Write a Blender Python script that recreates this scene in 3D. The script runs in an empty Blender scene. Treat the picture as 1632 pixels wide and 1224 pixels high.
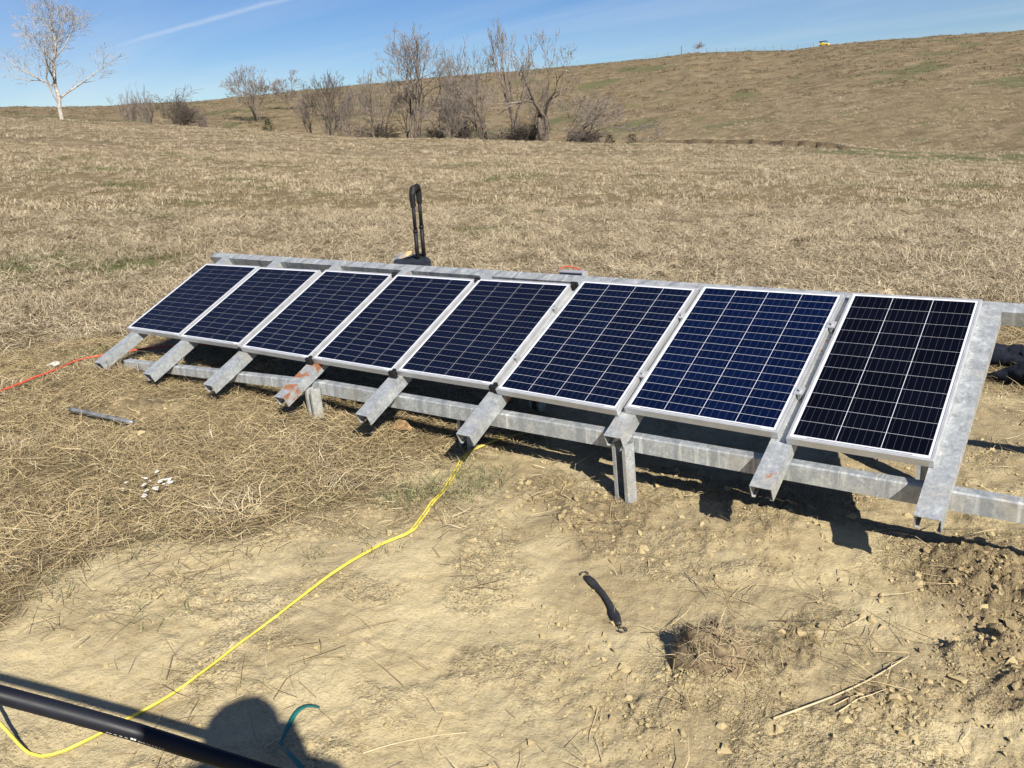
import bpy, math, random
import numpy as np
from mathutils import Vector, Matrix

random.seed(7)
rng = np.random.default_rng(11)
R = math.radians
scene = bpy.context.scene

# ------------------------------------------------------------------ camera
CAM = np.array([1.6843, -3.0082, 1.1296])
RW = np.array([[0.803195, 0.593180, -0.054910],
               [0.123899, -0.256499, -0.958570],
               [-0.582689, 0.763116, -0.279514]])
cd = bpy.data.cameras.new('camera')
cam = bpy.data.objects.new('camera', cd)
scene.collection.objects.link(cam)
cm = Matrix.Identity(4)
for i in range(3):
    cm[i][0] = RW[0][i]; cm[i][1] = -RW[1][i]; cm[i][2] = -RW[2][i]; cm[i][3] = CAM[i]
cam.matrix_world = cm
cd.sensor_fit = 'HORIZONTAL'; cd.sensor_width = 36.0
cd.lens = 36.0 * 1300.0 / 1632.0
cd.clip_start = 0.02; cd.clip_end = 4000.0
scene.camera = cam

# ------------------------------------------------------------------ sun and sky
SUN_EL, SHADOW_AZ = R(37.0), R(-57.0)           # shadows run towards -X +Y
sdir = Vector((math.sin(SHADOW_AZ) * math.cos(SUN_EL), math.cos(SHADOW_AZ) * math.cos(SUN_EL), -math.sin(SUN_EL)))
sl = bpy.data.lights.new('sun', 'SUN'); sl.energy = 5.0; sl.angle = R(0.53); sl.color = (1.0, 0.94, 0.83)
so = bpy.data.objects.new('sun', sl); scene.collection.objects.link(so)
so.rotation_euler = sdir.to_track_quat('-Z', 'Y').to_euler()
so.location = (20, -15, 25)

world = bpy.data.worlds.new('World'); scene.world = world; world.use_nodes = True
wn, wl = world.node_tree.nodes, world.node_tree.links
wn.clear()
w_out = wn.new('ShaderNodeOutputWorld'); w_bg = wn.new('ShaderNodeBackground'); w_bg.inputs['Strength'].default_value = 0.052
sky = wn.new('ShaderNodeTexSky'); sky.sky_type = 'NISHITA'; sky.sun_disc = False
sky.sun_elevation = SUN_EL
sky.sun_rotation = math.atan2(-sdir.x, -sdir.y)
sky.air_density = 1.0; sky.dust_density = 0.25; sky.ozone_density = 3.0; sky.altitude = 300
# thin high cirrus veil and one old contrail
tc = wn.new('ShaderNodeTexCoord')
sep = wn.new('ShaderNodeSeparateXYZ'); wl.new(tc.outputs['Generated'], sep.inputs[0])
def wmath(op, a, b=None, c=None):
    n = wn.new('ShaderNodeMath'); n.operation = op
    for k, v in enumerate((a, b, c)):
        if v is None: continue
        if isinstance(v, (int, float)): n.inputs[k].default_value = v
        else: wl.new(v, n.inputs[k])
    return n.outputs[0]
zc = wmath('MAXIMUM', sep.outputs[2], 0.02)
zz = wmath('ADD', zc, 0.10)
cxy = wn.new('ShaderNodeCombineXYZ')
wl.new(wmath('DIVIDE', sep.outputs[0], zz), cxy.inputs[0]); wl.new(wmath('DIVIDE', sep.outputs[1], zz), cxy.inputs[1])
wmap = wn.new('ShaderNodeMapping'); wmap.inputs['Rotation'].default_value = (0, 0, R(24)); wmap.inputs['Scale'].default_value = (0.22, 0.75, 1)
wl.new(cxy.outputs[0], wmap.inputs[0])
cn = wn.new('ShaderNodeTexNoise'); cn.inputs['Scale'].default_value = 1.3; cn.inputs['Detail'].default_value = 5; cn.inputs['Roughness'].default_value = 0.55; cn.inputs['Distortion'].default_value = 0.4
wl.new(wmap.outputs[0], cn.inputs['Vector'])
cr = wn.new('ShaderNodeMapRange'); cr.inputs[1].default_value = 0.42; cr.inputs[2].default_value = 0.76; cr.inputs[3].default_value = 0.0; cr.inputs[4].default_value = 0.32
wl.new(cn.outputs[0], cr.inputs[0])
# contrail: band round a great circle, limited along its length
def cam_dir(px, py):
    d = np.array([(px - 816) / 1300, (py - 612) / 1300, 1.0]) @ RW
    return d / np.linalg.norm(d)
ca, cb = cam_dir(150, 82), cam_dir(438, 3)
cnrm = np.cross(ca, cb); cnrm /= np.linalg.norm(cnrm)
dot = wn.new('ShaderNodeVectorMath'); dot.operation = 'DOT_PRODUCT'; wl.new(tc.outputs['Generated'], dot.inputs[0]); dot.inputs[1].default_value = tuple(cnrm)
nv = wn.new('ShaderNodeVectorMath'); nv.operation = 'NORMALIZE'
dot2 = wn.new('ShaderNodeVectorMath'); dot2.operation = 'DOT_PRODUCT'; wl.new(tc.outputs['Generated'], dot2.inputs[0]); dot2.inputs[1].default_value = tuple(ca)
wob = wn.new('ShaderNodeTexNoise'); wob.inputs['Scale'].default_value = 26; wob.inputs['Detail'].default_value = 4; wl.new(tc.outputs['Generated'], wob.inputs['Vector'])
off = wmath('MULTIPLY', wmath('SUBTRACT', wob.outputs[0], 0.5), 0.004)
band = wn.new('ShaderNodeMapRange'); band.interpolation_type = 'SMOOTHSTEP'
wl.new(wmath('ABSOLUTE', wmath('ADD', dot.outputs['Value'], off)), band.inputs[0])
band.inputs[1].default_value = 0.0; band.inputs[2].default_value = 0.0036; band.inputs[3].default_value = 0.26; band.inputs[4].default_value = 0.0
lim = wn.new('ShaderNodeMapRange'); lim.interpolation_type = 'SMOOTHSTEP'
tang = np.cross(cnrm, ca)
dot3 = wn.new('ShaderNodeVectorMath'); dot3.operation = 'DOT_PRODUCT'; wl.new(tc.outputs['Generated'], dot3.inputs[0]); dot3.inputs[1].default_value = tuple(tang)
wl.new(dot3.outputs['Value'], lim.inputs[0]); lim.inputs[1].default_value = -0.03; lim.inputs[2].default_value = 0.09; lim.inputs[3].default_value = 0.0; lim.inputs[4].default_value = 1.0
front = wmath('GREATER_THAN', dot2.outputs['Value'], 0.0)
trail = wmath('MULTIPLY', wmath('MULTIPLY', wmath('MULTIPLY', band.outputs[0], lim.outputs[0]), front), wmath('ADD', wob.outputs[0], 0.45))
veil = wmath('MINIMUM', wmath('ADD', cr.outputs[0], trail), 0.8)
hs = wn.new('ShaderNodeHueSaturation'); hs.inputs['Saturation'].default_value = 1.3; hs.inputs['Value'].default_value = 1.0; hs.inputs['Hue'].default_value = 0.515; wl.new(sky.outputs[0], hs.inputs['Color'])
cmix = wn.new('ShaderNodeMixRGB'); wl.new(veil, cmix.inputs[0]); wl.new(hs.outputs[0], cmix.inputs[1]); cmix.inputs[2].default_value = (8.2, 8.8, 9.6, 1)
wl.new(cmix.outputs[0], w_bg.inputs['Color']); wl.new(w_bg.outputs[0], w_out.inputs[0])

scene.view_settings.view_transform = 'Standard'; scene.view_settings.look = 'None'
scene.view_settings.exposure = 0.90; scene.view_settings.gamma = 1.0
scene.view_settings.use_curve_mapping = False
scene.render.engine = 'CYCLES'
scene.cycles.max_bounces = 4; scene.cycles.diffuse_bounces = 1; scene.cycles.glossy_bounces = 2; scene.cycles.transparent_max_bounces = 8

# ------------------------------------------------------------------ helpers
COL = scene.collection
def link(o, parent=None):
    COL.objects.link(o)
    if parent is not None: o.parent = parent
    return o
def tag(o, label=None, cat=None, group=None, kind=None):
    if label: o['label'] = label
    if cat: o['category'] = cat
    if group: o['group'] = group
    if kind: o['kind'] = kind
    return o
def empty(name, loc=(0, 0, 0), rot=(0, 0, 0)):
    o = bpy.data.objects.new(name, None); o.location = loc; o.rotation_euler = rot; o.empty_display_size = 0.1
    return link(o)
def mesh_from(name, V, Fc, mat=None, smooth=False):
    me = bpy.data.meshes.new(name)
    V = np.asarray(V, dtype=np.float32)
    if isinstance(Fc, np.ndarray):
        n, k = Fc.shape
        me.vertices.add(len(V)); me.vertices.foreach_set('co', V.ravel())
        me.loops.add(n * k); me.loops.foreach_set('vertex_index', Fc.astype(np.int32).ravel())
        me.polygons.add(n); me.polygons.foreach_set('loop_start', np.arange(0, n * k, k, dtype=np.int32))
        me.polygons.foreach_set('loop_total', np.full(n, k, dtype=np.int32))
        me.update(calc_edges=True); me.validate()
    else:
        me.from_pydata([tuple(v) for v in V], [], Fc); me.update()
    if smooth: me.polygons.foreach_set('use_smooth', np.ones(len(me.polygons), dtype=bool))
    if mat: me.materials.append(mat)
    return me
def obj(name, V, Fc, mat, parent=None, smooth=False):
    return link(bpy.data.objects.new(name, mesh_from(name, V, Fc, mat, smooth)), parent)
def fattr(me, name, vals):
    a = me.attributes.new(name, 'FLOAT', 'POINT'); a.data.foreach_set('value', np.asarray(vals, dtype=np.float32))

class MB:
    """collects shapes into one mesh"""
    def __init__(s): s.v = []; s.f = []
    def add(s, V, Fc):
        o = len(s.v); s.v += [tuple(p) for p in V]; s.f += [tuple(i + o for i in f) for f in Fc]; return s
    def box(s, lo, hi, M=None, ch=0.0):
        (a, b, c), (d, e, f) = lo, hi
        V = [(a, b, c), (d, b, c), (d, e, c), (a, e, c), (a, b, f), (d, b, f), (d, e, f), (a, e, f)]
        if M is not None: V = [tuple(M @ Vector(p)) for p in V]
        return s.add(V, [(3, 2, 1, 0), (4, 5, 6, 7), (0, 1, 5, 4), (1, 2, 6, 5), (2, 3, 7, 6), (3, 0, 4, 7)])
    def prism(s, prof, a, b, M=None):
        """closed profile [(x,z)] extruded along y from a to b"""
        n = len(prof)
        V = [(x, a, z) for x, z in prof] + [(x, b, z) for x, z in prof]
        if M is not None: V = [tuple(M @ Vector(p)) for p in V]
        return s.add(V, [(i, (i + 1) % n, n + (i + 1) % n, n + i) for i in range(n)] + [tuple(range(n))[::-1], tuple(range(n, 2 * n))])
    def tube(s, pts, rad, n=8, caps=True):
        V, Fc = tube_geo(pts, rad, n, caps); return s.add(V, Fc)
    def obj(s, name, mat, parent=None, smooth=False, bevel=0.0):
        o = link(bpy.data.objects.new(name, mesh_from(name, s.v, s.f, mat, smooth)), parent)
        if bevel:
            m = o.modifiers.new('bevel', 'BEVEL'); m.width = bevel; m.segments = 2; m.limit_method = 'ANGLE'; m.angle_limit = R(40)
        return o

def tube_geo(pts, rad, n=8, caps=True):
    P = np.asarray(pts, float); m = len(P)
    rr = np.full(m, rad) if np.isscalar(rad) else np.asarray(rad, float)
    T = np.gradient(P, axis=0); T /= np.linalg.norm(T, axis=1)[:, None] + 1e-12
    ref = np.array([0, 0, 1.0]) if abs(T[0][2]) < 0.9 else np.array([1.0, 0, 0])
    V = []
    u = np.cross(T[0], ref); u /= np.linalg.norm(u)
    for i in range(m):
        u = u - T[i] * (u @ T[i]); u /= np.linalg.norm(u); w = np.cross(T[i], u)
        for k in range(n):
            a = 2 * math.pi * k / n
            V.append(P[i] + rr[i] * (math.cos(a) * u + math.sin(a) * w))
    Fc = [(i * n + k, i * n + (k + 1) % n, (i + 1) * n + (k + 1) % n, (i + 1) * n + k) for i in range(m - 1) for k in range(n)]
    if caps: Fc += [tuple(range(n))[::-1], tuple(range((m - 1) * n, m * n))]
    return V, Fc
def spline(pts, step=0.02):
    P = np.asarray(pts, float); out = []
    Q = np.vstack([2 * P[0] - P[1], P, 2 * P[-1] - P[-2]])
    for i in range(1, len(Q) - 2):
        n = max(2, int(np.linalg.norm(Q[i + 1] - Q[i]) / step))
        for t in np.linspace(0, 1, n, endpoint=False):
            a, b, c, d = Q[i - 1], Q[i], Q[i + 1], Q[i + 2]
            out.append(0.5 * (2 * b + (c - a) * t + (2 * a - 5 * b + 4 * c - d) * t * t + (3 * b - a - 3 * c + d) * t ** 3))
    out.append(P[-1]); return np.array(out)

# numpy gradient noise
_perm = np.random.default_rng(5).permutation(4096)
def _h(i, j): return _perm[(_perm[i & 4095] + j) & 4095]
def noise2(x, y):
    xi, yi = np.floor(x).astype(int), np.floor(y).astype(int); xf, yf = x - xi, y - yi
    u, v = xf * xf * xf * (xf * (xf * 6 - 15) + 10), yf * yf * yf * (yf * (yf * 6 - 15) + 10)
    def g(i, j, a, b):
        t = _h(i, j) * (2 * math.pi / 4096.0); return np.cos(t) * a + np.sin(t) * b
    n0 = g(xi, yi, xf, yf) * (1 - u) + g(xi + 1, yi, xf - 1, yf) * u
    n1 = g(xi, yi + 1, xf, yf - 1) * (1 - u) + g(xi + 1, yi + 1, xf - 1, yf - 1) * u
    return (n0 * (1 - v) + n1 * v) * 1.5
def fbm(x, y, sc, oct=4, gain=0.5):
    r, a = 0.0, 1.0
    for k in range(oct):
        r = r + a * noise2(x / sc + 17.3 * k, y / sc - 9.1 * k); a *= gain; sc *= 0.5
    return r
def sstep(a, b, x):
    t = np.clip((x - a) / (b - a), 0, 1); return t * t * (3 - 2 * t)

# ------------------------------------------------------------------ terrain height
AZ_F = np.array([-90, -67.2, -64, -60.7, -57.5, -53.4, -50.3, -47.1, -41.3, -36.3, -32.9, -28.7, -26.7, -20.6, -16.4, -11.4, -5.3, 20])
TAN_F = np.array([.056, .0559, .0516, .045, .0401, .0335, .0275, .0205, .0124, .0061, .0008, -.0053, -.0066, -.0143, -.0222, -.0311, -.040, -.040])
R_F = np.array([95, 95, 95, 95, 93, 90, 87, 84, 80, 77, 73, 68, 66, 60, 55, 51, 48, 46])
DIP = np.array([2, 2, 2, 2, 2, 1.8, 1.6, 1.4, 1.2, 1.0, .8, .5, .4, .3, .2, .1, .05, .05])
AZ_H = np.array([-90, -67.1, -61.6, -59.3, -55.6, -54, -49.4, -47.4, -41.1, -36, -31.4, -27, -24.6, -21.4, -18.6, -16.9, -13.4, -6, 20])
TAN_H = np.array([.063, .063, .0621, .0639, .0643, .0672, .0721, .074, .0792, .0813, .0833, .0843, .0871, .0841, .0814, .0827, .0833, .0795, .078])
R_H = np.array([260, 260, 258, 256, 250, 248, 242, 240, 235, 232, 230, 230, 228, 226, 222, 220, 212, 200, 195])
BUMPS = [(1.38, .10, .15, .050), (1.52, .02, .15, .055), (1.62, -.12, .16, .04), (1.40, -.12, .08, .025), (1.44, -.52, .045, .045), (1.56, -.40, .07, .04), (1.62, -.58, .08, .03),
         (1.32, -.86, .04, .022), (1.25, -.92, .04, .018), (-.32, -.17, .10, .03), (-.02, -.40, .09, .035), (-.10, -.30, .10, .03), (-.25, -.76, .06, .02), (-.69, -.58, .10, .02),
         (.55, .02, .30, .035), (-3.2, -.60, .13, .055), (-2.98, -.52, .11, .045), (-2.57, -.83, .06, .035), (.88, -1.0, .07, .03), (.80, -1.06, .05, .02), (-1.27, -1.05, .035, .04), (1.05, -.60, .06, .02)]
def ground_z(x, y, fine=True):
    x = np.asarray(x, float); y = np.asarray(y, float)
    dx, dy = x - CAM[0], y - CAM[1]
    r = np.hypot(dx, dy) + 1e-9
    az = np.degrees(np.arctan2(dx, dy))
    az = np.where(az > 110, az - 360, az)
    azc = np.clip(az, -90, 20)
    base = lambda X: -0.43 + 0.037 * np.logaddexp(0, -(X - 0.3) * 3) / 3
    rf, tf, dip = np.interp(azc, AZ_F, R_F), np.interp(azc, AZ_F, TAN_F), np.interp(azc, AZ_F, DIP)
    rh, th = np.interp(azc, AZ_H, R_H), np.interp(azc, AZ_H, TAN_H)
    zf, zh = CAM[2] + rf * tf, CAM[2] + rh * th
    r0 = 9.0
    z0 = base(CAM[0] + dx / r * r0)
    s = np.clip((r - r0) / (rf - r0), 0, 1)
    zfield = z0 + (zf - z0) * s ** 1.02
    znear = base(x)
    z = np.where(r < r0, znear, zfield)
    rd = rf + 11
    zd = zf - dip
    z = np.where(r > rf, zf + (zd - zf) * sstep(0, 1, (r - rf) / (rd - rf)), z)
    s2 = np.clip((r - rd) / (rh - rd), 0, 1)
    prof = 1.28 * s2 - 0.28 * s2 ** 3
    prof = prof / 1.0
    zhill = zd + (zh - zd) * np.where(s2 < 1, prof * (1 - 0.0 * s2), 1.0)
    z = np.where(r > rd, zhill, z)
    z = np.where(r > rh, zh - (r - rh) * 0.05 - ((r - rh) / 160.0) ** 2, z)
    # behind the photographer: level ground
    back = sstep(25, 70, np.abs(az + 35) - 55)
    z = z * (1 - back) + (-0.43 - 0.01 * np.minimum(r, 300)) * back
    # cut bank at the foot of the hill
    bank = sstep(-27.6, -26.4, az) * (1 - sstep(-17.0, -12.5, az))
    z = z + bank * 0.48 * sstep(0, 1, (r - rf - 3.5 - 1.6 * noise2(az * 1.1, az * 0 + 3) - .5 * noise2(az * 6.0, az * 0 + 8)) / 0.8) * (1 - sstep(6, 30, r - rf))
    if fine:
        z = np.array(z)
        k = r > 6
        if k.any():
            X, Y, Q = x[k], y[k], r[k]
            z[k] += sstep(6, 20, Q) * (0.06 * fbm(X, Y, 3.0, 3) + sstep(60, 120, Q) * 0.32 * fbm(X, Y, 8.0, 3)) * (1 - 0.6 * sstep(rh[k] - 30, rh[k], Q))
        k = r < 16
        if k.any():
            X, Y = x[k], y[k]
            z[k] += (1 - sstep(6, 16, r[k])) * (0.020 * fbm(X, Y, 0.9, 2) + 0.004 * fbm(X, Y, 0.16, 2))
        for (bx, by, br, bh) in BUMPS:
            d2 = ((x - bx) ** 2 + (y - by) ** 2) / br ** 2
            k = d2 < 7
            if k.any():
                z[k] += bh * np.exp(-d2[k]) * (1 + 0.30 * fbm(x[k] + bx, y[k], 0.06, 2))
    return z
def gz(x, y): return float(ground_z(np.array([x]), np.array([y]))[0])

# bare soil, green, damp masks (cover of the ground itself)
SOIL_EDGE = [(-.95, 1.3), (-.98, .6), (-.93, .29), (-.95, .10), (-.94, -.23), (-.96, -.5), (-1.04, -.73), (-1.05, -1.02), (-1.13, -1.42), (-1.36, -1.62), (-1.38, -1.82), (-1.31, -2.11), (-1.2, -2.6), (-1.3, -6)]
def soil_mask(x, y):
    ey = np.array([p[1] for p in SOIL_EDGE][::-1]); ex = np.array([p[0] for p in SOIL_EDGE][::-1])
    e = np.interp(y, ey, ex)
    d = x - e + 0.26 * fbm(x, y, 0.55, 4)
    m = sstep(-0.09, 0.12, d)
    yb = 2.15 + 0.35 * (x - 1.2)                     # grass starts again behind the rack
    m = m * (1 - sstep(-0.5, 0.6, y - yb + 0.5 * fbm(x, y, 0.8, 3)))
    for (bx, by, br) in ((-3.2, -.60, .22), (-2.98, -.52, .20), (-2.57, -.83, .10), (-1.27, -1.05, .07), (-4.45, -.05, .25)):
        k = np.hypot(x - bx, y - by) < br * 2.2
        if k.any():
            m[k] = np.maximum(m[k], (1 - sstep(.6, 1.1, np.hypot(x[k] - bx, y[k] - by) / br + .35 * fbm(x[k], y[k], .2, 3))) * .95)
    return m
def dark_mask(x, y):
    m = np.zeros_like(x); nn = .45 * fbm(x, y, .3, 4)
    for (bx, by, br, a) in ((1.45, .05, .42, .95), (1.6, -.35, .42, .85), (-.05, -.25, .42, .75), (-.3, -.2, .30, .6), (.99, -.76, .17, .75), (.83, -.95, .19, 1.), (.45, .1, .6, .55), (1.3, -.8, .2, .35), (.55, -1.35, .5, .22), (-3.1, -.56, .5, 1.), (-2.57, -.83, .25, 1.), (-.62, -.62, .22, .55)):
        d2 = np.hypot(x - bx, y - by) / br
        m = np.maximum(m, a * (1 - sstep(.35, 1.1, d2 + nn)))
    return m
def green_mask(x, y):
    r = np.hypot(x - CAM[0], y - CAM[1]); az = np.degrees(np.arctan2(x - CAM[0], y - CAM[1]))
    m = sstep(.50, .8, fbm(x, y, 3.0, 4)) * .5 * sstep(8, 14, r)
    m = np.maximum(m, sstep(.34, .62, fbm(x + 50, y, 12.0, 4)) * .7 * sstep(55, 90, r))
    rf = np.interp(np.clip(az, -90, 20), AZ_F, R_F)
    m = np.maximum(m, .95 * sstep(-21, -13, az) * (1 - sstep(0.8, 2.2, np.abs(r - rf + 1.0) / 5.5)) * sstep(-.45, .15, fbm(x, y, 3.5, 3)))
    for (bx, by, br) in ((-.72, -.27, .16), (-.77, -.55, .14), (-4.6, .05, .3), (-9.2, 1.65, .8), (-18.4, 11.3, .8), (-18.4, 8, .8), (-7.1, 11.2, .5), (-6.6, 7.3, .8), (-23.5, 10.2, 1.0), (-8.2, 2.2, .6)):
        k = np.hypot(x - bx, y - by) < br * 2.2
        if k.any():
            m[k] = np.maximum(m[k], .8 * (1 - sstep(.4, 1.1, np.hypot(x[k] - bx, y[k] - by) / br + .4 * fbm(x[k], y[k], br * .7, 3))))
    return m

# ------------------------------------------------------------------ materials
def new_mat(name):
    m = bpy.data.materials.new(name); m.use_nodes = True; nt = m.node_tree; nt.nodes.clear()
    o = nt.nodes.new('ShaderNodeOutputMaterial'); b = nt.nodes.new('ShaderNodeBsdfPrincipled'); nt.links.new(b.outputs[0], o.inputs[0])
    return m, nt, b
class NG:
    def __init__(s, nt): s.nt = nt
    def n(s, t, **kw):
        nd = s.nt.nodes.new(t)
        for k, v in kw.items(): setattr(nd, k, v)
        return nd
    def put(s, sock, v):
        if isinstance(v, bpy.types.NodeSocket): s.nt.links.new(v, sock)
        elif isinstance(v, (tuple, list)) and len(v) == 3 and sock.type == 'RGBA': sock.default_value = (*v, 1)
        else: sock.default_value = v
    def coord(s, which='Object'): return s.n('ShaderNodeTexCoord').outputs[which]
    def pos(s): return s.n('ShaderNodeNewGeometry').outputs['Position']
    def mapping(s, v, scale=(1, 1, 1), rot=(0, 0, 0), loc=(0, 0, 0)):
        m = s.n('ShaderNodeMapping'); s.put(m.inputs[0], v); m.inputs['Scale'].default_value = scale; m.inputs['Rotation'].default_value = rot; m.inputs['Location'].default_value = loc
        return m.outputs[0]
    def noise(s, v, sc, det=4, rough=.55, dist=0.0, out=0):
        t = s.n('ShaderNodeTexNoise'); s.put(t.inputs['Vector'], v); t.inputs['Scale'].default_value = sc; t.inputs['Detail'].default_value = det; t.inputs['Roughness'].default_value = rough; t.inputs['Distortion'].default_value = dist
        return t.outputs[out]
    def voro(s, v, sc, out='Color', feat='F1'):
        t = s.n('ShaderNodeTexVoronoi'); t.feature = feat; s.put(t.inputs['Vector'], v); t.inputs['Scale'].default_value = sc
        return t.outputs[out]
    def mr(s, v, a, b, c=0.0, d=1.0, smooth=False):
        m = s.n('ShaderNodeMapRange'); s.put(m.inputs[0], v)
        for k, q in enumerate((a, b, c, d)): m.inputs[k + 1].default_value = q
        if smooth: m.interpolation_type = 'SMOOTHSTEP'
        return m.outputs[0]
    def math(s, op, a, b=0.0):
        m = s.n('ShaderNodeMath', operation=op); s.put(m.inputs[0], a); s.put(m.inputs[1], b); return m.outputs[0]
    def mix(s, f, a, b, mode='MIX'):
        m = s.n('ShaderNodeMixRGB', blend_type=mode); s.put(m.inputs[0], f); s.put(m.inputs[1], a); s.put(m.inputs[2], b); return m.outputs[0]
    def ramp(s, f, stops):
        r = s.n('ShaderNodeValToRGB'); s.put(r.inputs[0], f); el = r.color_ramp.elements
        while len(el) < len(stops): el.new(0.5)
        for e, (p, c) in zip(el, stops): e.position = p; e.color = (*c, 1)
        return r.outputs[0]
    def attr(s, name, out='Fac'):
        a = s.n('ShaderNodeAttribute'); a.attribute_name = name; return a.outputs[out]
    def bump(s, h, st=.3, dist=.01):
        b = s.n('ShaderNodeBump'); s.put(b.inputs['Height'], h); b.inputs['Strength'].default_value = st; b.inputs['Distance'].default_value = dist; return b.outputs[0]
    def rnd(s): return s.n('ShaderNodeObjectInfo').outputs['Random']

def simple(name, col, rough=.6, metal=0.0, var=.15, sc=30.0, bump=0.0, spec=.5):
    m, nt, b = new_mat(name); g = NG(nt)
    n = g.noise(g.coord(), sc, 5)
    dk = tuple(c * (1 - var) for c in col); lt = tuple(min(1, c * (1 + var)) for c in col)
    g.put(b.inputs['Base Color'], g.ramp(n, [(.3, dk), (.7, lt)]))
    g.put(b.inputs['Roughness'], g.mr(n, .3, .7, max(.05, rough - .08), min(1, rough + .08))); b.inputs['Metallic'].default_value = metal
    b.inputs['Specular IOR Level'].default_value = spec
    if bump: g.put(b.inputs['Normal'], g.bump(n, bump, .004))
    return m

def hill_colour(g, p, det):
    h1 = g.noise(p, .55, det, .72, .4); h2 = g.noise(p, .09, 3, .6)
    hcol = g.ramp(h1, [(.30, (0.079, 0.060, 0.036)), (.46, (0.148, 0.113, 0.069)), (.60, (0.215, 0.168, 0.106)), (.74, (0.295, 0.235, 0.151))])
    return h1, g.mix(g.mr(h2, .38, .66, 0, .5), hcol, (0.163, 0.129, 0.072))
def ground_material():
    m, nt, b = new_mat('soil_and_thatch'); g = NG(nt); p = g.pos()
    soil, dark, green, hill = g.attr('soil'), g.attr('dark'), g.attr('green'), g.attr('hill')
    rough = g.attr('rough')
    n1, n2, n3 = g.noise(p, 2.2, 4, .6), g.noise(p, 15, 5, .68), g.noise(p, 95, 3, .7)
    dirt = g.ramp(n1, [(.30, (0.298, 0.234, 0.128)), (.5, (0.382, 0.311, 0.178)), (.72, (0.454, 0.383, 0.236))])
    dirt = g.mix(g.mr(n2, .36, .66, 0, .7), dirt, (0.416, 0.350, 0.213))
    dirt = g.mix(g.mr(n2, .40, .30, 0, .55), dirt, (0.252, 0.193, 0.104))
    dirt = g.mix(g.math('MULTIPLY', rough, g.mr(n3, .54, .70, 0, .7)), dirt, (0.521, 0.452, 0.298))
    dirt = g.mix(g.math('MULTIPLY', g.math('ADD', rough, .45), g.mr(n3, .35, .48, .75, 0)), dirt, (0.168, 0.123, 0.063))
    dsoil = g.mix(g.mr(n2, .3, .7), (0.105, 0.077, 0.043), (0.244, 0.188, 0.108))
    dirt = g.mix(g.math('MULTIPLY', dark, .9), dirt, dsoil)
    st = g.noise(g.mapping(p, scale=(34, 7, 10), rot=(0, 0, R(32))), 1.6, 4, .7, .6)
    thatch = g.ramp(st, [(.34, (0.060, 0.045, 0.024)), (.50, (0.144, 0.110, 0.058)), (.68, (0.264, 0.208, 0.116))])
    _, hcol = hill_colour(g, p, 4)
    grass = g.mix(hill, thatch, hcol)
    grass = g.mix(g.math('MULTIPLY', green, g.mr(n1, .3, .62, .35, 1.0)), grass, g.mix(n2, (.055, .072, .026), (.13, .145, .055)))
    g.put(b.inputs['Base Color'], g.mix(soil, grass, dirt))
    b.inputs['Roughness'].default_value = .95; b.inputs['Specular IOR Level'].default_value = .12
    bn = g.n('ShaderNodeBump'); g.put(bn.inputs['Height'], g.math('MULTIPLY', g.math('ADD', g.math('MULTIPLY', rough, .75), .42), g.math('ADD', n2, g.math('MULTIPLY', n3, .5)))); bn.inputs['Strength'].default_value = .85; bn.inputs['Distance'].default_value = .024
    g.put(b.inputs['Normal'], bn.outputs[0])
    return m
def hill_material():
    m, nt, b = new_mat('hill_grass'); g = NG(nt); p = g.pos()
    soil, green = g.attr('soil'), g.attr('green')
    h1, col = hill_colour(g, p, 6)
    col = g.mix(g.math('MULTIPLY', green, g.mr(h1, .35, .6, .4, 1.0)), col, (.062, .088, .032))
    col = g.mix(soil, col, g.mix(h1, (.06, .045, .028), (.17, .13, .08)))
    g.put(b.inputs['Base Color'], col); b.inputs['Roughness'].default_value = .95; b.inputs['Specular IOR Level'].default_value = .1
    bh = g.n('ShaderNodeBump'); g.put(bh.inputs['Height'], h1); bh.inputs['Strength'].default_value = .7; bh.inputs['Distance'].default_value = .6
    g.put(b.inputs['Normal'], bh.outputs[0])
    return m

def straw_material(name, stops, trans=.25):
    m, nt, b = new_mat(name); g = NG(nt)
    a = g.math('ADD', g.math('MULTIPLY', g.attr('shade'), .72), g.math('MULTIPLY', g.rnd(), .28))
    col = g.ramp(a, stops)
    g.put(b.inputs['Base Color'], col); b.inputs['Roughness'].default_value = .75; b.inputs['Specular IOR Level'].default_value = .25
    return m

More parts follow.
